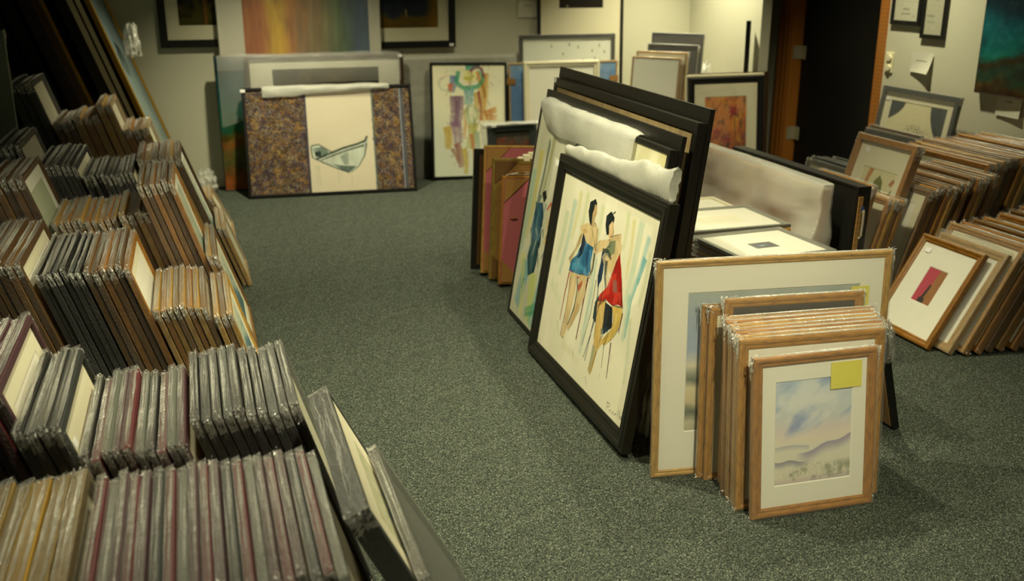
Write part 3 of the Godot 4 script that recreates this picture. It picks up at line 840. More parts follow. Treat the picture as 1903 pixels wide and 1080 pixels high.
func art_poppies() -> StandardMaterial3D:
	var im := canvas(260, 320, func(u: float, v: float) -> Color:
		var c := C("c8741c").lerp(C("782a12"), clampf(v * 0.9 - 0.1 + nz(u, v, 0.8) * 0.7, 0, 1))
		c = c.lerp(C("d09a2c"), clampf(nz(u, v, 1.2, 3.0) * 1.4 - v * 0.4, 0, 0.8))
		return c.lerp(C("2a1a12"), clampf(nz(u, v, 2.4, 7.0) * 1.3 - 0.1, 0, 0.7)))
	for s in [[0.7, 0.2, 0.72, 0.95], [0.36, 0.62, 0.45, 0.95], [0.56, 0.6, 0.54, 0.9]]:
		stroke(im, [s[0], s[1], (s[0] + s[2]) / 2 + 0.02, (s[1] + s[3]) / 2, s[2], s[3]], 0.018, 0.012, C("2a2410"), 0.9, 0.2)
	for p in [[0.68, 0.2, 0.16], [0.28, 0.5, 0.15], [0.52, 0.56, 0.15]]:
		for i in 60:
			var a := rng.randf() * TAU
			var r: float = p[2] * rng.randf_range(0.2, 1.0)
			stroke(im, [p[0] + cos(a) * r * 0.3, p[1] + sin(a) * r * 0.2, p[0] + cos(a) * r, p[1] + sin(a) * r * 0.65], 0.03, 0.015, [C("94140f"), C("b8221c"), C("640c0c")][i % 3], 0.9, 0.3)
	dabs(im, 120, 0.0, 0.75, 1.0, 1.0, [C("8c1a16"), C("b02a20"), C("5a1a10")], 0.03, 0.7)
	return art_mat(im)


func art_shapes(w: int, h: int, ground: Color, shapes: Array) -> StandardMaterial3D:   # [[colour, outline] ...] flat printed shapes
	var im := canvas(w, h, func(u: float, v: float) -> Color: return ground.darkened(0.04 * absf(nz(u, v, 2.0))))
	for s in shapes:
		poly(im, s[1], C(s[0]), 1.0, 0.06, 0.003)
	return art_mat(im)


func art_stage() -> StandardMaterial3D:
	var im := canvas(400, 200, func(u: float, v: float) -> Color: return C("d9d2ac").darkened(0.06 * absf(nz(u, v, 2.0))))
	var inkc := C("22303a")
	var l := [0.0, 0.0]
	var r := [1.0, 0.0, 0.72, 0.0]
	for k in 9:
		var t := k / 8.0
		l.append(0.27 * (1.0 - t * t)); l.append(0.62 * t)
		r.append(0.72 + 0.2 * t * t); r.append(1.0 * t)
	r.append(1.0); r.append(1.0)
	poly(im, l, inkc, 1, 0.05, 0.002)
	poly(im, r, inkc, 1, 0.05, 0.002)
	for i in 150:
		var u := 0.52 + rng.randfn(0, 0.12)
		var v := clampf(0.82 + rng.randfn(0, 0.07) - maxf(0, 0.12 - absf(u - 0.5)) * 1.6 * rng.randf(), 0.4, 0.98)
		stroke(im, [u, v, u + rng.randf_range(-0.01, 0.01), v + rng.randf_range(0.02, 0.08)], 0.006, 0.004, [inkc, C("4a4a40"), C("6a5a48")][i % 3], 0.85, 0.3)
	return art_mat(im)


func art_splashes() -> StandardMaterial3D:
	var im := canvas(420, 260, func(u: float, v: float) -> Color: return C("d9dccf").darkened(0.02 * absf(nz(u, v, 2.0))))
	for p in [[0.32, 0.06], [0.52, 0.05], [0.62, 0.07], [0.45, 0.12], [0.86, 0.06], [0.78, 0.1], [0.81, 0.16], [0.92, 0.11], [0.86, 0.26], [0.3, 0.24], [0.36, 0.26], [0.44, 0.25], [0.66, 0.2], [0.67, 0.17], [0.8, 0.34], [0.5, 0.4], [0.3, 0.5], [0.6, 0.6], [0.72, 0.5]]:
		for k in 5:
			var a: float = k * 1.3 + p[0] * 9.0
			stroke(im, [p[0], p[1], p[0] + cos(a) * 0.01, p[1] + sin(a) * 0.016], 0.008, 0.004, [C("4a4a38"), C("7a5a48"), C("5c6a50")][k % 3], 0.9, 0.2)
	for k in 46:
		var a := rng.randf_range(PI * 1.1, PI * 1.9)
		var d := rng.randf_range(0.01, 0.075)
		var q := Vector2(0.575 + cos(a) * d, 0.3 + sin(a) * d * 1.6)
		stroke(im, [q.x, q.y, q.x + 0.004, q.y + 0.01], 0.007, 0.005, [C("1c2420"), C("2c3a34"), C("5a6a60")][k % 3], 0.9, 0.2)
	for k in 8:
		stroke(im, [0.572 + rng.randfn(0, 0.01), 0.28 + k * 0.012, 0.58, 0.3 + k * 0.012], 0.014, 0.01, C("141a18"), 0.9, 0.2)
	return art_mat(im)


func art_page(w: int, h: int, rows: Array, ground := "c9c9b6") -> StandardMaterial3D:
	# a sheet of print too small and blurred to read: rows of [u0, u1, v, height, colour]
	var im := canvas(w, h, func(u: float, v: float) -> Color: return C(ground).darkened(0.03 * absf(nz(u, v, 1.0))))
	for r in rows:
		var u: float = r[0]
		while u < r[1]:
			var d := rng.randf_range(0.006, 0.03)
			stroke(im, [u, r[2] + rng.randf_range(-0.1, 0.1) * r[3], minf(u + d, r[1]), r[2] + rng.randf_range(-0.3, 0.3) * r[3]], r[3] * 0.9, r[3] * 0.7, C(r[4]), 0.75, 0.3)
			u += d + 0.008
	soft(im, 2)
	return art_mat(im, 0.8)


func art_blossoms() -> StandardMaterial3D:
	var im := canvas(240, 200, func(u: float, v: float) -> Color: return C("1f1a14").lightened(0.05 * absf(nz(u, v, 1.0))))
	for p in [[0.2, 0.72, 0.13], [0.78, 0.7, 0.16], [0.2, 0.95, 0.05]]:
		for k in 40:
			var a := rng.randf() * TAU
			var r: float = p[2] * rng.randf()
			stroke(im, [p[0] + cos(a) * r * 0.3, p[1] + sin(a) * r * 0.3, p[0] + cos(a) * r, p[1] + sin(a) * r * 0.8], 0.02, 0.01, [C("8c8672"), C("5a5444"), C("b0a890")][k % 3], 0.6, 0.4)
	return art_mat(im)


func art_lightburst() -> StandardMaterial3D:
	var im := canvas(240, 140, func(u: float, v: float) -> Color:
		var c := C("4c4a50").lerp(C("2c3440"), clampf(nz(u, v, 0.8) + 0.5, 0, 1))
		var d := Vector2((u - 0.45) * 1.0, (v - 0.5) * 2.2 - (u - 0.45) * -0.5).length()
		c = c.lerp(C("5f94ac"), clampf(0.75 - d * 2.0 + nz(u * 2, v, 1.2, 2.0) * 0.4, 0, 0.9))
		return c.lerp(C("e8ecdc"), clampf(0.9 - d * 7.0, 0, 1)))
	return art_mat(im)


# ------------------------------------------------------------------ materials
func mat(hex: String, rough := 0.6, metal := 0.0, spec := 0.5) -> StandardMaterial3D:
	var m := StandardMaterial3D.new()
	m.albedo_color = Color.html(hex)
	m.roughness = rough
	m.metallic = metal
	m.metallic_specular = spec
	return m


func noise_tex(size: int, freq: float, kind: int, stops: Array, octaves := 3, normal := 0.0, sd := 1) -> NoiseTexture2D:
	var f := FastNoiseLite.new()
	f.noise_type = kind
	f.frequency = freq
	f.fractal_octaves = octaves
	f.seed = sd
	var t := NoiseTexture2D.new()
	t.width = size
	t.height = size
	t.seamless = true
	t.noise = f
	if normal > 0.0:
		t.as_normal_map = true
		t.bump_strength = normal
	elif stops.size():
		var g := Gradient.new()
		var o := PackedFloat32Array()
		var c := PackedColorArray()
		for i in range(0, stops.size(), 2):
			o.append(stops[i]); c.append(Color.html(stops[i + 1]))
		g.offsets = o
		g.colors = c
		t.color_ramp = g
	return t


func wood(tint: String, rough := 0.45) -> StandardMaterial3D:
	var m := mat(tint, rough)
	m.albedo_texture = M.grain_tex
	m.uv1_scale = Vector3(2.2, 38, 1)
	m.clearcoat_enabled = true
	m.clearcoat = 0.25
	m.clearcoat_roughness = 0.3
	return m


func make_materials() -> void:
	fnA.seed = 3
	fnA.frequency = 0.03
	fnA.fractal_octaves = 4
	fnB.seed = 9
	fnB.frequency = 0.02
	fnB.fractal_octaves = 2
	M.grain_tex = noise_tex(512, 0.012, FastNoiseLite.TYPE_SIMPLEX, [0.0, "8a8070", 0.35, "c4bcac", 0.55, "f2ece0", 0.75, "d2cabb", 1.0, "ffffff"], 5)
	var carpet := mat("ffffff", 0.95, 0.0, 0.2)
	# tufts: short loops of grey green yarn, light and dark, scattered so that the tile repeats without a seam
	var pile := Image.create(640, 640, false, Image.FORMAT_RGB8)
	pile.fill(C("1c1f1c"))
	var yarn := [C("0d0f0e"), C("1e211e"), C("2d312c"), C("3a3f39"), C("434941"), C("52594f"), C("666d61"), C("7f8678")]
	for i in 76000:
		var t := mini(int(absf(rng.randfn(0.0, 2.6)) + rng.randf() * 4.0), 7)
		var c: Color = yarn[t]
		var w := rng.randi_range(2, 5)
		var h := rng.randi_range(2, 4)
		var x := rng.randi_range(0, 639)
		var y := rng.randi_range(0, 639)
		pile.fill_rect(Rect2i(x, y, w, h), c)
		if x + w > 640:
			pile.fill_rect(Rect2i(x - 640, y, w, h), c)
		if y + h > 640:
			pile.fill_rect(Rect2i(x, y - 640, w, h), c)
	carpet.albedo_texture = ImageTexture.create_from_image(pile)
	carpet.uv1_triplanar = true
	carpet.uv1_world_triplanar = true
	carpet.uv1_scale = Vector3(2.0, 2.0, 2.0)
	var relief: Image = pile.duplicate()
	relief.bump_map_to_normal_map(2.0)
	carpet.normal_enabled = true
	carpet.normal_texture = ImageTexture.create_from_image(relief)
	carpet.normal_scale = 0.3
	M.carpet = carpet
	var wall := mat("c9c7b2", 0.85, 0.0, 0.3)
	wall.normal_enabled = true
	wall.normal_texture = noise_tex(256, 0.08, FastNoiseLite.TYPE_SIMPLEX_SMOOTH, [], 2, 1.5, 8)
	wall.normal_scale = 0.15
	wall.uv1_triplanar = true
	wall.uv1_world_triplanar = true
	wall.uv1_scale = Vector3(4, 4, 4)
	M.wall = wall
	M.ceiling = mat("6a6a64", 0.9, 0.0, 0.2)
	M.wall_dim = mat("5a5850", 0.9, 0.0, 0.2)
	M.skirting = mat("cfccb8", 0.6)
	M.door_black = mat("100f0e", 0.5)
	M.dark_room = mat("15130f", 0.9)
	M.casing = wood("cc8636", 0.5)
	M.steel = mat("c8c0a8", 0.4, 0.5)
	M.plate = mat("e3dcb8", 0.5)
	# frames
	M.oak = wood("b88834")
	M.oak_dark = wood("805c26")
	M.oak_pale = wood("c8a04c")
	M.oak_red = wood("b27c2c")
	M.tan = wood("b8944c", 0.6)
	M.brown = wood("604420")
	M.brown_dark = wood("3d2a18")
	M.black = mat("0d0d0c", 0.42)
	M.charcoal = mat("151613", 0.5)
	M.slate = mat("252a2a", 0.5)
	M.blue_black = mat("12181c", 0.45)
	M.maroon = mat("5c2026", 0.5)
	M.plum = mat("44262e", 0.5)
	M.silver = mat("64685e", 0.45, 0.3)
	M.olive = wood("8a7434")
	M.gold = mat("a8842c", 0.38, 0.5)
	M.gilt = wood("9c6c20", 0.4)
	M.cream = mat("d8d0b0", 0.6)
	M.white_frame = mat("d9d6c6", 0.6)
	M.rose = mat("a4555a", 0.7)
	M.ply = wood("9a7236", 0.7)
	M.raw_pine = wood("c49a5a", 0.7)
	M.crate = wood("c8822e", 0.55)
	M.ebony = mat("15140f", 0.36)
	var eb := noise_tex(256, 0.03, FastNoiseLite.TYPE_SIMPLEX, [], 3, 2.0, 12)
	M.ebony.normal_enabled = true
	M.ebony.normal_texture = eb
	M.ebony.uv1_scale = Vector3(3, 40, 1)
	M.ebony.normal_scale = 0.25
	M.ebony.rim_enabled = false
	M.kraft = mat("8a6c46", 0.85)
	M.mat_white = mat("e2e0d2", 0.85)
	M.mat_cream = mat("d6d0b4", 0.85)
	M.mat_dark = mat("33302c", 0.8)
	M.paper = mat("dedbcc", 0.8)
	M.tag = mat("e6e6e2", 0.7)
	M.sticky = mat("d8cf4e", 0.8)
	M.linen = art_mat(canvas(128, 64, func(u: float, v: float) -> Color: return C("7c6a4c").lerp(C("94825e"), clampf(0.5 + nz(u * 6.0, v * 0.6, 2.0) + nz(u * 0.6, v * 8.0, 2.0), 0, 1))))
	# films
	var crinkle := noise_tex(512, 0.022, FastNoiseLite.TYPE_SIMPLEX, [], 4, 9.0, 21)
	var film := mat("f4f4ee", 0.2)
	film.albedo_color.a = 0.08
	film.transparency = BaseMaterial3D.TRANSPARENCY_ALPHA
	film.metallic_specular = 0.9
	film.normal_enabled = true
	film.normal_texture = crinkle
	film.normal_scale = 1.1
	film.uv1_triplanar = true
	film.uv1_scale = Vector3(7, 7, 7)
	film.cull_mode = BaseMaterial3D.CULL_DISABLED
	M.film = film
	var flat: StandardMaterial3D = film.duplicate()
	flat.albedo_color.a = 0.06
	flat.normal_scale = 0.35
	flat.roughness = 0.2
	M.film_flat = flat
	var fold: StandardMaterial3D = film.duplicate()
	fold.albedo_color.a = 0.28
	fold.metallic = 0.35
	fold.roughness = 0.18
	fold.metallic_specular = 0.9
	fold.normal_scale = 1.3
	M.film_fold = fold
	var clear: StandardMaterial3D = film.duplicate()
	clear.albedo_color.a = 0.05
	M.film_clear = clear
	var glass := mat("ffffff", 0.02)
	glass.albedo_color.a = 0.02
	glass.transparency = BaseMaterial3D.TRANSPARENCY_ALPHA
	M.glass = glass
	# bubble wrap: rows of round domes, 10 mm apart
	var im := Image.create(256, 256, false, Image.FORMAT_RGB8)
	for y in 256:
		for x in 256:
			var best := 1e9
			var fx := x / 64.0
			var fy := y / 32.0
			for r in range(int(fy) - 1, int(fy) + 3):
				var ox := 0.5 if posmod(r, 2) else 0.0
				var cx := roundf(fx - ox) + ox
				best = minf(best, Vector2((fx - cx), (fy - r) * 0.5).length())
			var hgt := sqrt(maxf(0.0, 1.0 - pow(best / 0.42, 2.0)))
			im.set_pixel(x, y, Color(hgt, hgt, hgt))
	im.bump_map_to_normal_map(9.0)
	var bt := ImageTexture.create_from_image(im)
	var bub := mat("e6e6dc", 0.22)
	bub.albedo_color.a = 0.2
	bub.transparency = BaseMaterial3D.TRANSPARENCY_ALPHA
	bub.normal_enabled = true
	bub.normal_texture = bt
	bub.normal_scale = 1.6
	bub.uv1_triplanar = true
	bub.uv1_scale = Vector3(26, 26, 26)
	bub.cull_mode = BaseMaterial3D.CULL_DISABLED
	M.bubble = bub
	var thin: StandardMaterial3D = bub.duplicate()
	thin.albedo_color.a = 0.08
	M.bubble_thin = thin
	var thick: StandardMaterial3D = bub.duplicate()
	thick.albedo_color.a = 0.36
	M.bubble_thick = thick
	var silvery: StandardMaterial3D = bub.duplicate()
	silvery.albedo_color.a = 0.46
	M.bubble_silvery = silvery
	var lens := mat("fff4d8", 0.5)
	lens.emission_enabled = true
	lens.emission = Color(1.0, 0.97, 0.80)
	lens.emission_energy_multiplier = 3.0
	M.lamp_lens = lens


# ------------------------------------------------------------------ the room
func build_room() -> void:
	structure("floor", boxm(Vector3(-2.3, -0.1, -7.95), Vector3(5.7, 0.0, 1.1)), M.carpet)
	structure("ceiling", boxm(Vector3(-2.3, 2.6, -7.95), Vector3(5.7, 2.7, 1.1)), M.ceiling)
	structure("wall_back", boxm(Vector3(-2.3, 0, -7.97), Vector3(5.7, 2.6, -7.85)), M.wall)
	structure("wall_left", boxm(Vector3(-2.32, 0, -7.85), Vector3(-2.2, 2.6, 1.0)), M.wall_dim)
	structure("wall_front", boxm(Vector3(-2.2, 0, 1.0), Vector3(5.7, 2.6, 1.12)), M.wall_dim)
	var g := Geo.new()   # the wall with the doorway
	g.box(Vector3(4.4, 0, -7.85), Vector3(4.52, 2.6, -6.86))
	g.box(Vector3(4.4, 0, -5.79), Vector3(4.52, 2.6, 1.0))
	g.box(Vector3(4.4, 2.1, -6.86), Vector3(4.52, 2.6, -5.79))
	structure("wall_right", g.mesh(), M.wall)
	structure("wall_nib", boxm(Vector3(4.05, 0, -7.85), Vector3(4.13, 2.6, -6.71)), M.wall)
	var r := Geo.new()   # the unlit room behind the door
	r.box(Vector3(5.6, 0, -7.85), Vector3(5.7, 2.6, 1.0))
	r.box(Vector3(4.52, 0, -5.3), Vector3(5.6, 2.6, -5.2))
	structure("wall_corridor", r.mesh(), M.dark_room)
	structure("baseboard_back", boxm(Vector3(-2.2, 0, -7.85), Vector3(4.05, 0.07, -7.835)), M.skirting)
	var br := Geo.new()
	br.box(Vector3(4.385, 0, -5.69), Vector3(4.4, 0.07, 1.0))
	structure("baseboard_right", br.mesh(), M.skirting)
	# door: stepped timber casing, rebated lining, black leaf standing a little open, two hinges
	var d := Node3D.new()
	d.name = "door_1"
	d.set_meta("kind", "structure")
	add_child(d)
	for side in [[-6.86, -1.0, 0.13], [-5.79, 1.0, 0.075]]:
		var k := Geo.new()
		var z: float = side[0]
		var s: float = side[1]
		var w: float = side[2]
		for step in [[0.0, 0.3, 0.010], [0.3, 0.62, 0.016], [0.62, 0.72, 0.010], [0.72, 1.0, 0.02]]:
			var a: float = z + s * w * step[0]
			var b: float = z + s * w * step[1]
			k.box(Vector3(4.4 - step[2], 0, minf(a, b)), Vector3(4.4, 2.17, maxf(a, b)), 1.0)
		part("casing", k.mesh(), M.casing, d)
		var j := Geo.new()
		j.box(Vector3(4.4, 0, minf(z, z - s * 0.02)), Vector3(4.535, 2.1, maxf(z, z - s * 0.02)), 1.0)
		part("lining", j.mesh(), M.casing, d)
	var head := Geo.new()
	head.box(Vector3(4.38, 2.1, -6.86), Vector3(4.53, 2.17, -5.79), 1.0)
	part("head_casing", head.mesh(), M.casing, d)
	var leaf := part("leaf", boxm(Vector3(0, 0.008, 0), Vector3(0.04, 2.09, 0.99)), M.door_black, d)
	leaf.position = Vector3(4.5, 0, -6.83)
	leaf.rotation_degrees.y = 14
	for y in [0.36, 0.98]:
		var hg := Geo.new()
		hg.box(Vector3(4.425, y - 0.05, -6.841), Vector3(4.495, y + 0.05, -6.836))
		hg.box(Vector3(4.492, y - 0.05, -6.83), Vector3(4.4985, y + 0.05, -6.775))
		for k in 5:
			hg.lathe([Vector2(0, 0), Vector2(0.006, 0), Vector2(0.006, 0.019), Vector2(0, 0.019)], Vector3(4.491, y - 0.05 + k * 0.02, -6.833), Basis(), 10)
		part("hinge", hg.mesh(), M.steel, d)
	# ceiling downlights (above the frame)
	var spots := [[0.75, -3.4], [0.7, -6.6], [2.3, -6.65], [3.6, -7.1], [2.1, -3.6], [3.75, -5.3], [-0.2, -2.7], [1.2, -0.75]]
	for i in spots.size():
		var l := thing("ceiling_downlight", "%s round recessed ceiling downlight counted from the lamp over the aisle" % ORD[i], "ceiling light", "ceiling downlights")
		l.position = Vector3(spots[i][0], 2.6, spots[i][1])
		var ring := Geo.new()
		ring.lathe([Vector2(0.045, -0.002), Vector2(0.062, -0.008), Vector2(0.07, -0.002), Vector2(0.07, 0.0)], Vector3.ZERO, Basis(), 24)
		part("trim_ring", ring.mesh(), M.steel, l)
		var ln := Geo.new()
		ln.lathe([Vector2(0.0, -0.004), Vector2(0.03, -0.0035), Vector2(0.046, -0.002), Vector2(0.046, 0.0)], Vector3.ZERO, Basis(), 24)
		part("lens", ln.mesh(), M.lamp_lens, l)
	# socket plate by the door
	var p := thing("socket_plate", "cream double wall socket with two round blank covers beside the door", "wall socket")
	p.position = Vector3(4.4, 1.005, -5.655)
	var pg := Geo.new()
	pg.chamfer_box(Vector3(-0.01, -0.065, -0.038), Vector3(0.0, 0.065, 0.038), 0.003)
	part("plate", pg.mesh(), M.plate, p)
	for y in [0.03, -0.033]:
		var cv := Geo.new()
		cv.lathe([Vector2(0.024, 0.0), Vector2(0.024, 0.007), Vector2(0.02, 0.011), Vector2(0, 0.012)], Vector3(-0.01, y, 0.004), Basis(Vector3.BACK, PI / 2), 24)
		part("round_cover", cv.mesh(), M.plate, p)
	# notices taped to the walls
	var ink := "6e6c62"
	notice("paper_notice", "white paper notice with curled corner below the two framed certificates", Vector3(4.395, 1.03, -5.34), -90, 0.20, 0.125, 0.035, art_page(160, 100, [[0.25, 0.75, 0.42, 0.06, ink]], "d2d0c0"))
	notice("paper_notice", "white paper notice pinned to the wall under the blue-green canvas", Vector3(4.3955, 0.866, -4.575), -90, 0.19, 0.145, 0.012, art_page(160, 100, [[0.36, 0.62, 0.42, 0.07, ink]], "d2d0c0"))
	notice("paper_notice", "white paper notice on the far wall beside the tall cream-matted picture", Vector3(2.60, 1.285, -7.845), 0, 0.155, 0.125, 0.006, art_page(160, 100, [[0.3, 0.72, 0.28, 0.06, ink]], "d2d0c0"))


func notice(called: String, label: String, at: Vector3, yaw: float, w: float, h: float, curl: float, m: Material) -> void:
	# a sheet fixed along its top edge; its lower far corner curls away from the wall
	var rows := []
	for back in [0.0, 0.0008]:
		for i in 11:
			pass
	var front := []
	for i in 11:
		var line := []
		for k in 11:
			var u := k / 10.0
			var v := i / 10.0
			var lift := curl * pow(maxf(0.0, u * 0.6 + v * 0.7 - 0.45), 2.0) * 1.6 + 0.002
			line.append(Vector3((u - 0.5) * w, (0.5 - v) * h, lift))
		front.append(line)
	var g := Geo.new()
	for i in 10:
		for k in 10:
			var a: Vector3 = front[i + 1][k]
			var b: Vector3 = front[i + 1][k + 1]
			var c: Vector3 = front[i][k + 1]
			var d: Vector3 = front[i][k]
			g.quad(a, b, c, d, Vector2(k, i + 1) / 10.0, Vector2(k + 1, i + 1) / 10.0, Vector2(k + 1, i) / 10.0, Vector2(k, i) / 10.0)
			var t := Vector3(0, 0, -0.0008)
			g.quad(b + t, a + t, d + t, c + t, Vector2.ZERO, Vector2.ZERO, Vector2.ZERO, Vector2.ZERO)
	var o := part(called, g.mesh(), m)
	tag(o, label, "notice", "paper notices on the walls")
	o.position = at
	o.rotation_degrees.y = yaw


# ------------------------------------------------------------------ soft wrapping
func drape(called: String, label: String, x0: float, x1: float, H: float, T: float, drops: Array, back: float, puff: float, m: Material, host: Transform3D, group := "", seg := 40) -> MeshInstance3D:
	# a sheet of bubble wrap folded over the top edge of a picture, in that picture's own axes. drops: front hang along the edge
	var rows := []
	var nn := 18
	for i in seg + 1:
		var f := float(i) / seg
		var di: float = f * (drops.size() - 1)
		var k := mini(int(di), drops.size() - 2)
		var hang: float = lerpf(drops[k], drops[k + 1], smoothstep(0.0, 1.0, di - k))
		var x := lerpf(x0, x1, f)
		var line := []
		var endf := minf(1.0, minf(f, 1.0 - f) * 12.0 + 0.35)
		for j in nn:
			var a := float(j) / (nn - 1)   # 0 front hem, 1 back hem
			var wob := fnA.get_noise_2d(x * 130.0, a * 60.0) * 0.009
			var p: Vector3
			var pf := puff * endf * (1.0 + fnA.get_noise_1d(x * 90.0) * 0.5)
			if a < 0.42:
				var t := a / 0.42
				p = Vector3(x, H - hang * (1.0 - t), T + 0.005 + pf * sin(PI * (0.15 + 0.7 * t)) + wob * 0.5)
			elif a < 0.58:
				var t := (a - 0.42) / 0.16
				p = Vector3(x, H + 0.004 + pf * 0.8 * sin(PI * t) + absf(wob) * 0.4, lerpf(T + 0.005 + pf * 0.4, -0.004 - pf * 0.3, t))
			else:
				var t := (a - 0.58) / 0.42
				p = Vector3(x, H - back * t, -0.004 - pf * 0.3)
			if a < 0.58:
				p.y += wob * 0.6
			line.append(p)
		rows.append(line)
	var inner := []
	for line in rows:
		var l2 := []
		for j in nn:
			var p: Vector3 = line[j]
			var a := float(j) / (nn - 1)
			l2.append(p + (Vector3(0, 0, -0.003) if a < 0.42 else (Vector3(0, -0.003, 0) if a < 0.58 else Vector3(0, 0, 0.003))))
		inner.append(l2)
	var g := smooth_grid(rows)
	inner.reverse()
	var g2 := smooth_grid(inner)
	g.v.append_array(g2.v); g.n.append_array(g2.n); g.t.append_array(g2.t)
	var o := part(called, g.mesh(), m)
	tag(o, label, "bubble wrap", group)
	o.transform = host
	return o


func parcel_mesh(W: float, H: float, T: float, amp: float, sag := 0.0) -> ArrayMesh:
	# bubble wrap pulled round a flat package: soft rounded faces that bulge and dimple
	var rows := []
	var ring := 44
	var levels := 22
	for i in levels + 1:
		var v := float(i) / levels
		var line := []
		for k in ring:
			var a := TAU * k / ring
			var c := cos(a)
			var s := sin(a)
			var q := pow(pow(absf(c), 12.0) + pow(absf(s), 12.0), -1.0 / 12.0)
			var p := Vector3(c * q * W / 2, v * H, T / 2 + s * q * T / 2)
			var nse := fnA.get_noise_3d(p.x * 90.0, p.y * 110.0, p.z * 90.0 + W * 37.0)
			var bulge := amp * (0.6 + nse * 1.6) * minf(1.0, minf(v, 1.0 - v) * 14.0 + 0.1)
			p.z += signf(s) * bulge * minf(1.0, absf(s * q) * 1.2) + (sag * sin(PI * v) * (0.5 + nse) if s > 0.3 else 0.0)
			p.x += signf(c) * bulge * 0.4 * minf(1.0, absf(c * q))
			line.append(p)
		rows.append(line)
	var lid := []
	for f in [1.0, 0.85, 0.4, 0.02]:
		if f == 1.0:
			continue
		var line := []
		for k in ring:
			var p: Vector3 = rows[levels][k]
			line.append(Vector3(p.x * lerpf(f, 1.0, 0.93 if f > 0.5 else 0.0), H + 0.012 * (1.0 - f) + 0.004 + fnA.get_noise_2d(p.x * 200.0, f * 70.0) * 0.006, T / 2 + (p.z - T / 2) * f))
		rows.append(line)
	for line in rows:
		line.reverse()
	return smooth_grid(rows, true).mesh()


func mound(called: String, label: String, category: String, at: Vector3, sx: float, sy: float, sz: float, m: Material, sd: float, lumps := 1.0) -> void:
	# a crumpled heap of sheeting
	var rows := []
	for i in 22:
		var f := i / 21.0
		var line := []
		for k in 40:
			var a := TAU * k / 40.0
			var r := cos(f * PI / 2.0)
			var nse := fnA.get_noise_3d(cos(a) * 40.0 * lumps + sd, f * 50.0 * lumps, sin(a) * 40.0 * lumps)
			var ridge := absf(fnA.get_noise_3d(cos(a) * 90.0 + sd, f * 110.0, sin(a) * 90.0))
			r = (pow(r, 0.6)) * (1.0 + nse * 0.5 - ridge * 0.35)
			line.append(Vector3(cos(a) * r * sx, maxf(0.0, sin(f * PI / 2.0) * sy * (1.0 + nse * 0.35 - ridge * 0.2)), -sin(a) * r * sz))
		rows.append(line)
	for line in rows:
		line.reverse()
	var g := smooth_grid(rows, true)
	var o := part(called, g.mesh(), m)
	tag(o, label, category)
	o.position = at


func roll(called: String, label: String, x0: float, x1: float, at: Vector3, r0: float, r1: float, thick: float, m: Material, host: Transform3D) -> void:
	# a flattened hollow roll of bubble wrap lying along the top of a picture, its near end flaring open
	var outer := []
	var inner := []
	for i in 44:
		var f := i / 43.0
		var x := lerpf(x0, x1, f)
		var a := lerpf(r0, r1, smoothstep(0.0, 1.0, f)) * (1.0 + fnA.get_noise_2d(x * 70.0, 3.0) * 0.4) * (0.75 + 0.25 * minf(1.0, f * 8.0)) * (1.0 + 0.35 * smoothstep(0.93, 1.0, f))
		var b := thick * (1.0 + fnA.get_noise_2d(x * 140.0, 9.0) * 0.6)
		var lo := []
		var li := []
		for k in 22:
			var t := TAU * k / 22.0
			var w := 1.0 + fnA.get_noise_3d(x * 220.0, cos(t) * 30.0, sin(t) * 30.0) * 0.14
			var c := at + Vector3(0, (a - r0) * 0.9 + fnA.get_noise_2d(x * 60.0, 17.0) * 0.012, 0)
			lo.append(Vector3(x + fnA.get_noise_2d(t * 40.0, f * 9.0) * 0.02 * smoothstep(0.8, 1.0, f), c.y + sin(t) * a * w, c.z + cos(t) * b * w))
			li.append(lo[k].lerp(Vector3(x, c.y, c.z), 0.07))
		outer.append(lo)
		inner.append(li)
	for line in outer:
		line.reverse()
	var g := smooth_grid(outer, true)
	var g2 := smooth_grid(inner, true)
	g.v.append_array(g2.v); g.n.append_array(g2.n); g.t.append_array(g2.t)
	var o := part(called, g.mesh(), m)
	tag(o, label, "bubble wrap")
	o.transform = host


# ------------------------------------------------------------------ along the back wall
func hang(o: Node3D, xl: float, y: float, z: float, W: float, tilt := 0.2) -> void:
	o.transform = Transform3D(Basis(Vector3.RIGHT, deg_to_rad(tilt)), Vector3(xl + W / 2, y, z))


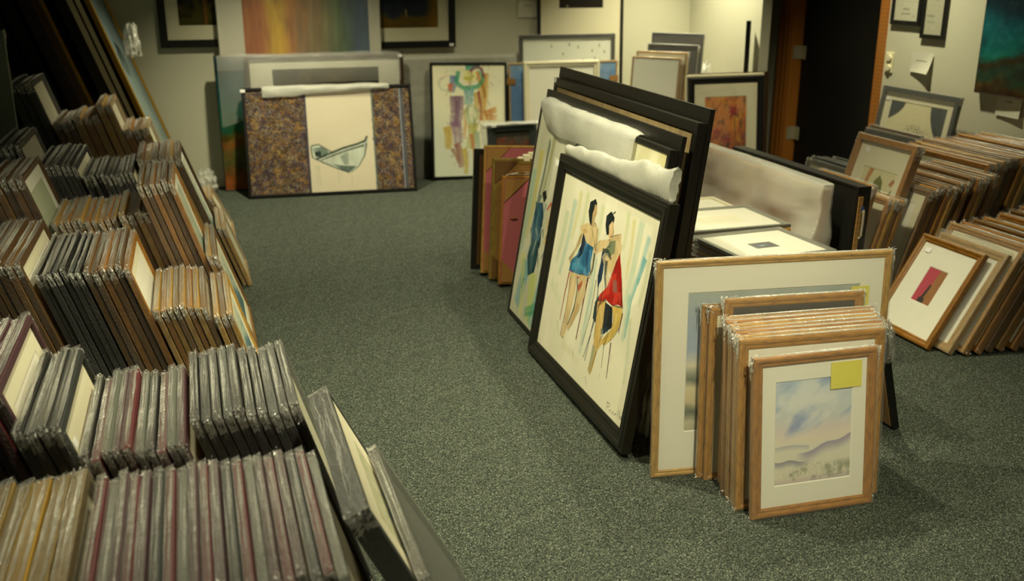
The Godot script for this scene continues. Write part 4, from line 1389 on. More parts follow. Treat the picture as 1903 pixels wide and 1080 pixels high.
func build_back() -> void:
	var night := art_wash(160, 140, [0.0, C("17180f"), 0.45, C("1c1c14"), 0.6, C("4c4418"), 1.0, C("54501a")], false, 0.2, C("0c0c0a"), 0.8)
	var im := canvas(160, 160, func(u: float, v: float) -> Color:
		var c := ramp([0.0, C("15150f"), 0.5, C("1a1d18"), 0.65, C("4a4318"), 1.0, C("413d14")], v + nz(u, v, 1.0) * 0.2)
		return c.lerp(C("0e0d0a"), clampf(nz(u, v, 1.6, 4.0), 0, 0.7)))
	stroke(im, [0.5, 0.0, 0.51, 0.5, 0.5, 1.0], 0.09, 0.07, C("8a5a1c"), 0.9, 0.5)
	var h1 := picture({"name": "hung_picture", "W": 0.66, "H": 0.72, "T": 0.03, "fw": 0.055, "fm": M.black, "edge": [0.085, 0.085, 0.085, 0.10], "board": M.mat_cream, "art": art_mat(im), "label": "hung dark landscape with an upright orange streak, black frame and cream mat", "group": "framed pictures hung on the far wall"})
	hang(h1, -0.20, 1.045, -7.842, 0.66)
	im = canvas(200, 160, func(u: float, v: float) -> Color:
		var c := ramp([0.0, C("17150f"), 0.35, C("15171a"), 0.6, C("2c3442"), 0.74, C("343a44"), 0.82, C("6a5318"), 1.0, C("5c4a18")], v + nz(u, v, 1.0) * 0.12)
		return c.lerp(C("8a661c"), clampf((u - 0.78) * 6.0, 0, 0.8)))
	stroke(im, [0.48, 0.68, 0.49, 0.8], 0.03, 0.03, C("c09a5a"), 0.9, 0.3)
	var h2 := picture({"name": "hung_picture", "W": 0.76, "H": 0.72, "T": 0.03, "fw": 0.052, "fm": M.black, "edge": [0.085, 0.085, 0.085, 0.10], "board": M.mat_cream, "art": art_mat(im), "label": "hung night landscape with a tiny standing figure, black frame with price label", "group": "framed pictures hung on the far wall", "tags": [[0.345, 0.02]]})
	hang(h2, 1.24, 1.005, -7.842, 0.76)
	# tall cream-matted picture standing against the wall
	var h3 := picture({"name": "tall_picture", "W": 0.74, "H": 1.78, "T": 0.025, "fw": 0.022, "fm": M.black, "edge": [0.16, 0.155, 0.1, 1.27], "board": M.mat_cream, "art": art_blossoms(), "label": "tall picture of pale blossoms on black in a wide cream mat by the far corner"})
	stand(h3, 3.05, -7.755, 0, 2.2, 0.025)
	# colour-field canvas in bubble wrap
	var rain := canvas(420, 200, func(u: float, v: float) -> Color:
		var t := u + nz(u * 1.5, v * 0.35, 1.0, 3.0) * 0.12
		var c := ramp([0.0, C("9a4a14"), 0.1, C("b86a20"), 0.2, C("d0a41c"), 0.28, C("dcac14"), 0.4, C("b06c24"), 0.5, C("8c6a3c"), 0.6, C("7c6c3c"), 0.72, C("4c6438"), 0.82, C("2c5048"), 0.9, C("284a6c"), 1.0, C("30547c")], t)
		c = c.lerp(C("54401c"), clampf(0.4 - v * 1.2 + nz(u * 2, v, 1.4) * 0.5, 0, 0.6))
		var g := nz(u * 5.0, v * 0.8, 1.5, 8.0)
		return c.lightened(g * 0.15) if g > 0 else c.darkened(-g * 0.2))
	var b3 := picture({"name": "wrapped_canvas", "W": 1.19, "H": 1.78, "T": 0.035, "fw": 0.012, "fm": M.white_frame, "edge": [0.17, 0.07, 0.05, 0.5], "board": M.white_frame, "art": art_mat(rain), "label": "large colour-field canvas running from orange to blue in bubble wrap against far wall"})
	stand(b3, 0.80, -7.745, 0, 0.6, 0.035)
	var bf := part("bubble_film", parcel_mesh(1.2, 1.78, 0.045, 0.003), M.bubble_thin, b3)
	bf.position = Vector3(0, 0.002, -0.003)
	# teal and rust canvas at the left end
	var teal := art_wash(220, 300, [0.0, C("1c4458"), 0.25, C("1c5660"), 0.42, C("16685e"), 0.52, C("2c6a4c"), 0.58, C("6a5c1c"), 0.66, C("7a4c1c"), 0.76, C("4c5224"), 0.82, C("6c4a1c"), 1.0, C("8c4a1c")], false, 0.16, C("1a2418"), 0.5, 0.7)
	var b4 := picture({"name": "unframed_canvas", "W": 0.86, "H": 0.985, "T": 0.03, "fw": 0.008, "fm": M.blue_black, "deep": 0.97, "art": teal, "label": "teal canvas fading to rust standing behind the picture of the boat"})
	stand(b4, 0.585, -7.655, 0, 1.8, 0.03)
	var b4b := picture({"name": "unframed_canvas", "W": 0.7, "H": 0.86, "T": 0.012, "fw": 0.008, "fm": M.white_frame, "deep": 0.95, "art": M.mat_white, "label": "white-edged canvas just showing behind the teal and rust canvas"})
	stand(b4b, 0.515, -7.69, 0, 1.8, 0.012)
	# wide picture under a bubble wrap hood
	var hood_art := art_wash(200, 120, [0.0, C("2c2a22"), 0.5, C("4c3c22"), 1.0, C("242a22")], true, 0.3, C("242018"), 0.6, 1.0)
	var b5 := picture({"name": "wide_picture", "W": 1.17, "H": 0.985, "T": 0.03, "fw": 0.03, "fm": M.brown_dark, "edge": [0.16, 0.16, 0.07, 0.2], "board": M.mat_white, "art": hood_art, "label": "wide framed picture under a bubble wrap hood directly behind the boat picture", "tags": [[0.56, 0.965]]})
	stand(b5, 0.955, -7.6, 0, 2.2, 0.03)
	drape("bubble_wrap_hood", "clear bubble wrap hood over the wide picture behind the boat", -0.78, 0.56, 0.985, 0.03, [0.5, 0.45, 0.26, 0.22, 0.2, 0.2, 0.2, 0.2], 0.1, 0.02, M.bubble_thin, b5.transform)
	# the boat
	var boat := picture({"name": "framed_painting", "category": "painting", "W": 1.229, "H": 0.793, "T": 0.03, "fw": 0.02, "fm": M.black, "deep": 0.7, "art": art_boat(), "label": "black framed painting of a grey rowing boat between two mosaic-like panels", "tags": [[-0.605, 0.772]]})
	stand(boat, 0.922, -7.275, -3.96, 15.3, 0.03)
	drape("bubble_wrap_roll", "white roll of bubble wrap folded over the top of the boat picture", -0.47, 0.45, 0.793, 0.03, [0.075, 0.07, 0.05, 0.045, 0.035, 0.03], 0.06, 0.014, M.bubble_thick, boat.transform)
	# large bubble-wrapped package behind the abstract figure
	var pk := thing("wrapped_picture", "large picture in cloudy bubble wrap behind the abstract figure painting", "picture")
	part("painting", boxm(Vector3(-0.5, 0.0, 0.004), Vector3(0.5, 0.92, 0.05)), art_wash(120, 120, [0.0, C("8a8878"), 0.4, C("7c7a6a"), 0.6, C("484c40"), 1.0, C("2c3028")], false, 0.2), pk)
	part("bubble_film", parcel_mesh(1.04, 0.94, 0.058, 0.006), M.bubble, pk)
	stand(pk, 1.96, -7.67, 0, 3.5, 0.06)
	var fig := picture({"name": "framed_painting", "category": "painting", "W": 0.61, "H": 0.895, "T": 0.03, "fw": 0.016, "fm": M.black, "deep": 0.7, "art": art_figure(), "label": "black framed abstract painting of a figure with a ringed head in purple and ochre"})
	stand(fig, 2.035, -7.545, -2, 6.5, 0.03, -1.2, 0.61)
	# small dark frame in front of it
	var red := art_wash(120, 120, [0.0, C("3c4038"), 0.3, C("5a3424"), 0.5, C("7c2c1c"), 0.8, C("96401c"), 1.0, C("5c3018")], false, 0.35, C("241c18"), 0.5, 0.8)
	var sm := picture({"name": "framed_painting", "category": "painting", "W": 0.39, "H": 0.49, "T": 0.035, "fw": 0.062, "fm": M.slate, "prof": "stepped", "art": red, "deep": 0.45, "label": "small fiery red painting in a broad dark grey frame with price label", "tags": [[-0.15, 0.475]]})
	stand(sm, 2.26, -7.07, 2, 9, 0.035)
	drape("bubble_wrap_hood", "pale bubble wrap folded over the small dark grey frame", -0.24, 0.25, 0.49, 0.035, [0.03, 0.02, 0.015, 0.03], 0.3, 0.012, M.bubble, sm.transform, "", 20)
	# splashes, blue beach, blank white frame
	var sp := picture({"name": "framed_print", "W": 0.82, "H": 1.09, "T": 0.025, "fw": 0.03, "fm": M.charcoal, "art": art_splashes(), "label": "charcoal framed white print of scattered dark blots by the far corner", "film": 1, "film_mat": M.film_flat})
	stand(sp, 2.905, -7.66, 0, 3, 0.025)
	var sea := art_wash(200, 200, [0.0, C("5a86b0"), 0.3, C("3c70a8"), 0.7, C("38689c"), 1.0, C("4c7cac")], false, 0.3, C("d49a8c"), 0.5, 1.2)
	var bl := picture({"name": "framed_print", "W": 0.93, "H": 0.885, "T": 0.025, "fw": 0.014, "fm": M.tan, "art": sea, "deep": 0.8, "label": "blue print in a thin pale frame behind the blank white frame", "film": 2, "film_mat": M.film_flat})
	stand(bl, 2.845, -7.58, 0, 4, 0.025)
	for sx in [-1, 1]:
		part("tape", boxm(Vector3(sx * 0.44 - 0.045, 0.72, 0.027), Vector3(sx * 0.44 + 0.03, 0.765, 0.0285)), M.ply, bl, "brown tape across the film")
	var bw := picture({"name": "blank_picture", "W": 0.64, "H": 0.90, "T": 0.035, "fw": 0.048, "fm": M.cream, "prof": "wood", "board": M.paper, "label": "cream frame round a blank white sheet in front of the blue print", "film": 2})
	stand(bw, 2.80, -7.48, 0, 5, 0.035)
	# white heap in the lit corner and the frame end beside it
	mound("plastic_sheeting", "heap of crumpled white plastic sheeting in the brightly lit corner", "plastic sheeting", Vector3(3.89, 0, -7.3), 0.14, 0.80, 0.2, M.bubble_thick, 5.0)
	mound("bubble_wrap_scrap", "low heap of pale bubble wrap on the floor against the far wall", "bubble wrap", Vector3(0.02, 0, -7.70), 0.09, 0.15, 0.1, M.bubble_thick, 11.0)
	var be := picture({"name": "black_picture", "W": 0.12, "H": 1.225, "T": 0.035, "fw": 0.03, "fm": M.black, "label": "tall black frame seen on edge at the end of the lit wall"})
	stand(be, 4.0, -6.75, 59, 0.4, 0.035)
	# pale boxes and black frames standing in the corner
	for d in [["tan-edged picture back in film, the front one of the corner group", 3.22, -6.84, 0.38, 0.965, 0.06, M.tan, M.mat_white], ["taller tan-edged picture in film, second in the corner group", 3.29, -6.90, 0.40, 1.0, 0.05, M.oak_pale, M.mat_cream], ["black picture in film, third in the corner group", 3.45, -7.05, 0.40, 1.04, 0.045, M.charcoal, M.mat_dark], ["tallest black picture in film at the back of the corner group", 3.52, -7.12, 0.42, 1.12, 0.035, M.blue_black, M.mat_dark]]:
		var o := picture({"name": "corner_picture", "W": d[3], "H": d[4], "T": d[5], "fw": 0.012, "fm": d[6], "board": d[7], "deep": 0.9, "film": 2, "label": d[0], "group": "wrapped pictures grouped by the far corner"})
		stand(o, d[1], d[2], -46, 8, d[5])
	for d in [["small pale wrapped picture beside the corner group", 3.70, -6.84, 0.74, M.tan], ["lowest small wrapped picture beside the corner group", 3.68, -6.74, 0.66, M.oak_pale]]:
		var o := picture({"name": "corner_picture", "W": 0.16, "H": d[3], "T": 0.04, "fw": 0.02, "fm": d[4], "board": M.mat_cream, "deep": 0.9, "film": 2, "label": d[0], "group": "wrapped pictures grouped by the far corner"})
		stand(o, d[1], d[2], -30, 5, 0.04)
	# poppies and the two frames behind
	var pb := picture({"name": "framed_picture", "W": 0.66, "H": 0.87, "T": 0.03, "fw": 0.03, "fm": M.brown_dark, "board": M.mat_cream, "label": "dark brown frame standing at the back of the poppy picture"})
	stand(pb, 3.745, -6.52, 0, 5, 0.03)
	var pm := picture({"name": "framed_picture", "W": 0.63, "H": 0.865, "T": 0.03, "fw": 0.03, "fm": M.cream, "board": M.mat_cream, "label": "cream frame sandwiched between the poppy picture and the dark brown frame"})
	stand(pm, 3.70, -6.475, 0, 5.5, 0.03)
	var pp := picture({"name": "framed_print", "W": 0.61, "H": 0.855, "T": 0.035, "fw": 0.05, "prof": "stepped", "fm": M.black, "edge": [0.085, 0.085, 0.095, 0.12], "board": M.mat_cream, "art": art_poppies(), "label": "black framed print of red poppies on orange with a cream mat", "glass": true})
	stand(pp, 3.685, -6.42, 0, 6, 0.035)
	# on the wall with the door
	var deed := art_page(160, 200, [[0.2, 0.8, 0.5, 0.02, "8a8878"], [0.1, 0.9, 0.58, 0.015, "908e7e"], [0.1, 0.9, 0.64, 0.015, "908e7e"], [0.1, 0.9, 0.7, 0.015, "8c8a7a"], [0.1, 0.3, 0.76, 0.015, "908e7e"], [0.35, 0.6, 0.82, 0.05, "6c6a5c"], [0.3, 0.66, 0.89, 0.03, "54524a"], [0.75, 0.85, 0.92, 0.03, "7c7a6a"]], "b9b8a4")
	var c1 := picture({"name": "certificate", "category": "certificate", "W": 0.285, "H": 0.45, "T": 0.02, "fw": 0.028, "fm": M.black, "art": deed, "label": "wider framed certificate hung next to the door casing", "group": "certificates by the door"})
	c1.transform = Transform3D(Basis(Vector3.UP, -PI / 2), Vector3(4.398, 1.25, -5.535))
	var deed2 := art_page(140, 240, [[0.45, 0.8, 0.3, 0.02, "54524a"], [0.5, 0.75, 0.36, 0.02, "54524a"], [0.45, 0.7, 0.45, 0.02, "6c6a5c"], [0.48, 0.7, 0.5, 0.02, "6c6a5c"], [0.48, 0.68, 0.55, 0.02, "6c6a5c"], [0.15, 0.8, 0.62, 0.008, "8a8878"], [0.1, 0.5, 0.75, 0.07, "7c7a6a"], [0.12, 0.5, 0.83, 0.05, "8a8878"], [0.4, 0.6, 0.9, 0.03, "c9c8b8"]], "a9a894")
	var c2 := picture({"name": "certificate", "category": "certificate", "W": 0.215, "H": 0.5, "T": 0.02, "fw": 0.026, "fm": M.black, "art": deed2, "label": "narrow framed certificate hung beside the wider one", "group": "certificates by the door"})
	c2.transform = Transform3D(Basis(Vector3.UP, -PI / 2), Vector3(4.398, 1.18, -5.27))
	var dusk := art_wash(240, 200, [0.0, C("0c1418"), 0.3, C("0e2430"), 0.5, C("0e5a66"), 0.72, C("147068"), 0.79, C("3c2c14"), 0.86, C("2c4a34"), 0.92, C("4a3414"), 1.0, C("33200e")], false, 0.14, C("101c30"), 0.7, 0.6)
	var tc := picture({"name": "unframed_canvas", "category": "painting", "W": 0.95, "H": 0.75, "T": 0.035, "fw": 0.006, "fm": M.brown_dark, "deep": 0.98, "art": dusk, "label": "dark blue-green canvas over a rust horizon hung high on the door wall"})
	tc.transform = Transform3D(Basis(Vector3.UP, -PI / 2), Vector3(4.395, 0.905, -4.35))


# ------------------------------------------------------------------ the middle of the floor
func build_centre() -> void:
	# two women: the painting nearest the aisle
	var dn := picture({"name": "framed_painting", "category": "painting", "W": 1.06, "H": 0.871, "T": 0.042, "fw": 0.066, "prof": "stepped", "fm": M.ebony, "deep": 0.5, "art": art_two_women(), "label": "black framed painting of two women perched on stools in blue and red dresses", "tags": [[-0.525, 0.83]]})
	stand(dn, 1.272, -3.329, -91.0, 9.6, 0.042, 0.9, 1.06)
	roll("bubble_wrap_roll", "roll of bubble wrap bunched along the top of the painting of two women", -0.49, 0.50, Vector3(0, 0.871 + 0.028, 0.018), 0.03, 0.05, 0.02, M.bubble_thick, dn.transform)
	var c2 := picture({"name": "framed_painting", "category": "painting", "W": 1.395, "H": 1.029, "T": 0.032, "fw": 0.02, "fm": M.ebony, "deep": 0.88, "art": art_dancer_blue(), "label": "deep black framed painting of a dancer in teal behind the two women", "tags": [[-0.675, 1.02]]})
	stand(c2, 1.345, -3.693, -91.2, 9.4, 0.032)
	part("outer_flange", boxm(Vector3(-0.735, 0.0, -0.016), Vector3(0.705, 1.078, -0.0005), 1.0), M.ebony, c2)
	drape("bubble_wrap_roll", "white bubble wrap folded over the top of the teal dancer painting", -0.67, 0.42, 1.029, 0.032, [0.03, 0.10, 0.125, 0.115, 0.11, 0.13, 0.15, 0.11], 0.0, 0.02, M.bubble_thick, c2.transform)
	var c4 := picture({"name": "framed_painting", "category": "painting", "W": 1.523, "H": 1.111, "T": 0.034, "fw": 0.035, "fm": M.ebony, "deep": 0.8, "art": M.linen, "label": "tallest deep black frame holding a brown linen panel, rearmost of the three leaning paintings", "tags": [[-0.745, 1.10]]})
	stand(c4, 1.475, -3.753, -91.5, 7.2, 0.034)
	part("outer_flange", boxm(Vector3(-0.80, 0.0, -0.018), Vector3(0.766, 1.16, -0.0005), 1.0), M.ebony, c4)
	# loose bubble wrap hanging behind the two women
	var sheet := []
	for i in 15:
		var line := []
		for k in 13:
			var u := k / 12.0
			var v := i / 14.0
			line.append(Vector3(1.40 + 0.05 * v + fnA.get_noise_2d(u * 90.0, v * 120.0) * 0.05, 0.03 + v * 0.62, -2.86 - u * 0.12 + fnA.get_noise_2d(v * 150.0, 40.0) * 0.04))
		sheet.append(line)
	var sg := smooth_grid(sheet)
	sheet.reverse()
	var sg2 := smooth_grid(sheet)
	sg.v.append_array(sg2.v); sg.n.append_array(sg2.n); sg.t.append_array(sg2.t)
	tag(part("bubble_wrap_sheet", sg.mesh(), M.bubble_thin), "torn sheet of clear bubble wrap hanging behind the two women painting", "bubble wrap")
	# backs of ornate frames
	build_backs()
	# crate with flat stacks of pictures
	var cr := thing("wooden_crate", "orange wooden crate carrying flat stacks of wrapped pictures", "crate")
	for b in [[Vector3(2.04, 0, -4.5), Vector3(2.062, 0.42, -3.27)], [Vector3(2.558, 0, -4.5), Vector3(2.58, 0.42, -3.27)]]:
		part("side_panel", boxm(b[0], b[1], 1.0), M.crate, cr)
	part("front_panel", boxm(Vector3(2.062, 0, -3.292), Vector3(2.558, 0.405, -3.27), 1.0), M.crate, cr)
	part("rear_panel", boxm(Vector3(2.062, 0, -4.5), Vector3(2.558, 0.42, -4.478), 1.0), M.crate, cr)
	part("shelf_board", boxm(Vector3(2.062, 0.385, -4.478), Vector3(2.558, 0.405, -3.292), 1.0), M.crate, cr)
	var squiggle := canvas(160, 120, func(u: float, v: float) -> Color: return C("e0dcc4").darkened(0.02 * absf(nz(u, v, 2.0))))
	stroke(squiggle, [0.1, 0.5, 0.25, 0.56, 0.4, 0.5, 0.55, 0.53, 0.7, 0.44, 0.9, 0.48], 0.012, 0.01, C("8a8870"), 0.9, 0.4)
	stroke(squiggle, [0.3, 0.6, 0.5, 0.58, 0.65, 0.5], 0.01, 0.008, C("9a9880"), 0.8, 0.4)
	flat_stack(2.225, -3.525, 0.422, 0.44, 0.40, 5, 0.0155, [M.brown, M.tan, M.brown_dark, M.oak_pale, M.silver], art_lightburst(), [0.14, 0.14, 0.14, 0.13], "flat picture with a small starburst print on top", "front stack on the crate", 3.0)
	flat_stack(2.27, -4.01, 0.422, 0.52, 0.40, 4, 0.017, [M.tan, M.brown, M.oak_pale, M.silver], art_mat(squiggle), [0.12, 0.12, 0.11, 0.11], "flat picture with a faint squiggle drawing on top", "middle stack on the crate", -1.0)
	flat_stack(2.28, -4.345, 0.422, 0.42, 0.24, 3, 0.02, [M.cream, M.white_frame, M.cream], M.paper, [0.05, 0.05, 0.05, 0.05], "white picture lying flat on top", "small stack at the back of the crate", 1.0)
	# silver bubble-wrapped canvas and the black one beside it
	var wp := thing("wrapped_canvas", "long canvas parcelled in silvery bubble wrap beside the crate", "canvas")
	var tan_art := art_wash(240, 120, [0.0, C("d09a44"), 0.2, C("c07a28"), 0.4, C("d0ae68"), 0.6, C("a86824"), 0.8, C("c0a880"), 1.0, C("a09478")], true, 0.35, C("4a3418"), 0.5, 0.9)
	part("painting", boxm(Vector3(-0.575, 0.0, 0.0), Vector3(0.575, 0.645, 0.055)), tan_art, wp)
	var pf := part("bubble_film", parcel_mesh(1.17, 0.665, 0.085, 0.016, 0.03), M.bubble_silvery, wp)
	pf.position = Vector3(0, 0.001, -0.015)
	stand(wp, 2.635, -4.36, -90, 2.0, 0.055)
	var bk := thing("deep_canvas", "deep black-edged canvas with bare pine stretcher beside the silvery parcel", "canvas")
	part("canvas_edge", frame_mesh(1.12, 0.665, 0.07, 0.012, "flat"), M.black, bk)
	part("front_canvas", boxm(Vector3(-0.55, 0.01, 0.05), Vector3(0.55, 0.655, 0.066)), M.charcoal, bk)
	part("stretcher", boxm(Vector3(0.5605, 0.02, 0.040), Vector3(0.566, 0.62, 0.062), 1.0), M.raw_pine, bk)
	var cl := Geo.new()
	cl.tube([Vector3(0.567, 0.55, 0.038), Vector3(0.574, 0.56, 0.036), Vector3(0.575, 0.5, 0.035), Vector3(0.574, 0.44, 0.036), Vector3(0.567, 0.43, 0.038)], 0.005, 8)
	part("hanging_fitting", cl.mesh(), M.steel, bk)
	part("paint_mark", boxm(Vector3(0.566, 0.552, 0.03), Vector3(0.5675, 0.575, 0.046)), mat("2c4a8c", 0.7), bk, "blue mark on the stretcher")
	stand(bk, 2.775, -4.265, -90, 1.5, 0.07)
	# the gold frames at the end of the crate
	var g1 := picture({"name": "framed_watercolour", "W": 0.796, "H": 0.73, "T": 0.018, "fw": 0.024, "fm": M.oak_pale, "prof": "wood", "edge": [0.085, 0.078, 0.085, 0.13], "board": M.mat_white, "art": art_coast(), "film": 2, "film_mat": M.film_flat, "label": "widest gold framed watercolour in film, rearmost of the gold frames by the crate", "group": "gold framed pictures by the crate"})
	stand(g1, 1.711, -2.597, -7.6, 3.4, 0.018)
	part("sticky_note", boxm(Vector3(0.262, 0.545, 0.0135), Vector3(0.325, 0.615, 0.0142)), M.sticky, g1, "yellow sticky note under the film")
	for d in [["narrow gold frame in film, second from the widest gold frame", 1.655, -2.577, 0.59], ["narrow gold frame in film, third from the widest gold frame", 1.672, -2.5575, 0.585]]:
		var o := picture({"name": "framed_picture", "W": 0.40, "H": d[3], "T": 0.0115, "fw": 0.026, "fm": M.oak, "prof": "wood", "board": M.mat_cream, "film": 2, "label": d[0], "group": "gold framed pictures by the crate"})
		stand(o, d[1], d[2], -7.4, 4.0, 0.0115)
	var g3 := picture({"name": "framed_picture", "W": 0.471, "H": 0.617, "T": 0.016, "fw": 0.03, "fm": M.oak, "prof": "wood", "edge": [0.03, 0.03, 0.03, 0.03], "board": M.mat_dark, "art": M.mat_dark, "film": 2, "film_mat": M.film_flat, "label": "gold frame with a dark brown mat behind the block of gold frames", "group": "gold framed pictures by the crate"})
	stand(g3, 1.745, -2.522, -7.0, 4.8, 0.016)
	for i in 7:
		var f := i / 6.0
		var o := picture({"name": "framed_picture", "W": lerpf(0.505, 0.485, f), "H": lerpf(0.572, 0.545, f), "T": 0.0145, "fw": 0.032, "fm": [M.oak, M.oak_red, M.oak_pale][i % 3], "prof": "wood", "edge": [0.05, 0.05, 0.05, 0.05], "board": M.mat_white, "art": M.paper, "film": 2, "loose": 0.005, "label": "%s from the pale moorland watercolour in the block of gold frames" % ORD[6 - i], "group": "block of gold frames in film"})
		stand(o, lerpf(1.742, 1.72, f) + rng.randf_range(-0.004, 0.004), lerpf(-2.48, -2.36, f), lerpf(-5.4, -4.8, f), lerpf(5.7, 6.1, f), 0.0145)
	var wc := picture({"name": "framed_watercolour", "W": 0.414, "H": 0.506, "T": 0.022, "fw": 0.031, "fm": M.oak_red, "prof": "wood", "edge": [0.046, 0.046, 0.052, 0.066], "board": M.mat_white, "art": art_moor(), "film": 2, "film_mat": M.film_flat, "loose": 0.004, "label": "gold framed pale watercolour of misty moorland with a yellow note, frontmost of all", "group": "gold framed pictures by the crate"})
	stand(wc, 1.701, -2.302, -2.6, 7.3, 0.022)
	part("sticky_note", boxm(Vector3(0.052, 0.385, 0.0125), Vector3(0.158, 0.468, 0.0134)), M.sticky, wc, "yellow sticky note over the corner of the print")
	# black frame and a flap of bubble wrap behind the widest gold frame
	var bb := picture({"name": "framed_picture", "W": 0.5, "H": 0.48, "T": 0.03, "fw": 0.03, "fm": M.black, "board": M.mat_dark, "label": "black frame whose foot shows behind the widest gold frame"})
	stand(bb, 2.335, -2.965, 90, 15, 0.03)
	mound("bubble_wrap_scrap", "flap of clear bubble wrap sticking out behind the widest gold frame", "bubble wrap", Vector3(2.215, 0.29, -2.70), 0.04, 0.14, 0.03, M.bubble_thin, 23.0)


func flat_stack(x: float, z: float, y: float, W: float, D: float, n: int, T: float, fms: Array, art: Material, edge: Array, top_label: String, where: String, turn: float) -> void:
	for i in n:
		var top: bool = i == n - 1
		var label: String = (top_label if top else "flat picture, %s up from the bottom" % ORD[i]) + ", " + where
		var o := picture({"name": "flat_picture", "W": W - (0.0 if top else rng.randf_range(0.0, 0.012)), "H": D - (0.0 if top else rng.randf_range(0.0, 0.012)), "T": T - 0.002, "fw": 0.022, "fm": fms[i], "edge": edge, "board": M.mat_white, "art": art if top else M.paper, "film": 2, "film_mat": M.film_flat if top else M.film, "label": label, "group": "pictures in the " + where})
		var b := Basis(Vector3.UP, deg_to_rad(turn + rng.randf_range(-1.0, 1.0))) * Basis(Vector3.RIGHT, -PI / 2)
		o.transform = Transform3D(b, Vector3(x, y + 0.0015 + i * (T + 0.0012), z + D / 2))


func build_backs() -> void:
	# the backs of five picture frames: panels with corner plates and hanging eyes
	var defs := [
		["brown frame seen from behind with a black edge, first in the row of frame backs", 1.61, -5.06, 0.50, 0.662, M.brown, M.ebony, false],
		["rose-backed frame with gold corner plates in the row of frame backs", 1.645, -4.985, 0.50, 0.69, M.rose, M.oak_pale, true],
		["ornate gold frame with carved crest seen from behind", 1.655, -4.86, 0.50, 0.645, M.ply, M.olive, true],
		["smaller rose-backed red frame with yellow cord in the row of frame backs", 1.66, -4.765, 0.46, 0.57, M.rose, M.oak_red, true],
		["narrow orange frame back with a paper label beside the teal dancer painting", 1.72, -4.66, 0.34, 0.60, M.ply, M.oak, false],
	]
	for i in defs.size():
		var d: Array = defs[i]
		var W: float = d[3]
		var H: float = d[4]
		var o := thing("frame_back", d[0], "picture frame", "picture frames seen from behind")
		part("frame", frame_mesh(W, H, 0.028, 0.009 if i in [1, 3] else 0.03, "flat"), d[6], o)
		part("back_panel", boxm(Vector3(-W / 2 + 0.008, 0.008, 0.004), Vector3(W / 2 - 0.008, H - 0.008, 0.026), 1.0), d[5], o)
		if i == 0:
			part("label_strip", boxm(Vector3(-W / 2 + 0.01, H - 0.002, 0.004), Vector3(-W / 2 + 0.06, H + 0.001, 0.024)), M.silver, o)
		if d[7]:
			for cx in [-1, 1]:
				for cy in [0, 1]:
					var c := Vector3(cx * (W / 2 - 0.012), H - 0.012 if cy else 0.012, 0.028)
					var a := c + Vector3(-cx * 0.12, 0, 0)
					var b := c + Vector3(0, -0.12 if cy else 0.12, 0)
					var g := Geo.new()
					var t := Vector3(0, 0, 0.004)
					if (a - c).cross(b - c).z < 0:
						var sw := a
						a = b
						b = sw
					g.tri(c + t, a + t, b + t)
					g.quad(c, a, a + t, c + t)
					g.quad(a, b, b + t, a + t)
					g.quad(b, c, c + t, b + t)
					part("corner_plate", g.mesh(), M.ply if i != 2 else M.brown, o)
			var eye := Geo.new()
			for cx in [-1, 1]:
				eye.tube([Vector3(cx * (W / 2 - 0.05), H * 0.62, 0.028), Vector3(cx * (W / 2 - 0.062), H * 0.625, 0.036), Vector3(cx * (W / 2 - 0.085), H * 0.62, 0.03)], 0.003, 6)
			part("hanging_eye", eye.mesh(), M.gold, o)
		if i == 2:
			var crest := Geo.new()
			for k in 9:
				var f := k / 8.0
				var p := Vector3(lerpf(-0.1, 0.12, f), H + 0.035 * sin(PI * f), 0.014)
				crest.chamfer_box(p + Vector3(-0.02, -0.03, -0.012 - 0.003 * (k % 2)), p + Vector3(0.02, 0.008, 0.012 + 0.003 * (k % 2)), 0.005)
			part("carved_crest", crest.mesh(), M.cream, o)
		if i == 3:
			var cord := Geo.new()
			cord.tube([Vector3(-0.21, H + 0.004, 0.01), Vector3(-0.15, H + 0.018, 0.02), Vector3(-0.02, H + 0.02, 0.012), Vector3(0.1, H + 0.006, 0.02), Vector3(-0.05, H + 0.01, 0.026), Vector3(-0.2, H + 0.008, 0.02)], 0.004, 6)
			part("hanging_cord", cord.mesh(), M.olive, o, "yellow hanging cord")
		if i == 4:
			part("paper_label", boxm(Vector3(-W / 2 + 0.004, 0.45, 0.029), Vector3(-W / 2 + 0.04, 0.58, 0.03)), M.tag, o, "white paper label")
		# the carved sides face away down the room, the backs face the aisle end
		var b := Basis(Vector3.UP, deg_to_rad(-6.0)) * Basis(Vector3.RIGHT, deg_to_rad(-1.0)) * Basis(Vector3.BACK, deg_to_rad(-2.5))
		o.transform = Transform3D(b, Vector3(d[1], 0.001 + W / 2 * sin(deg_to_rad(2.5)), d[2]))


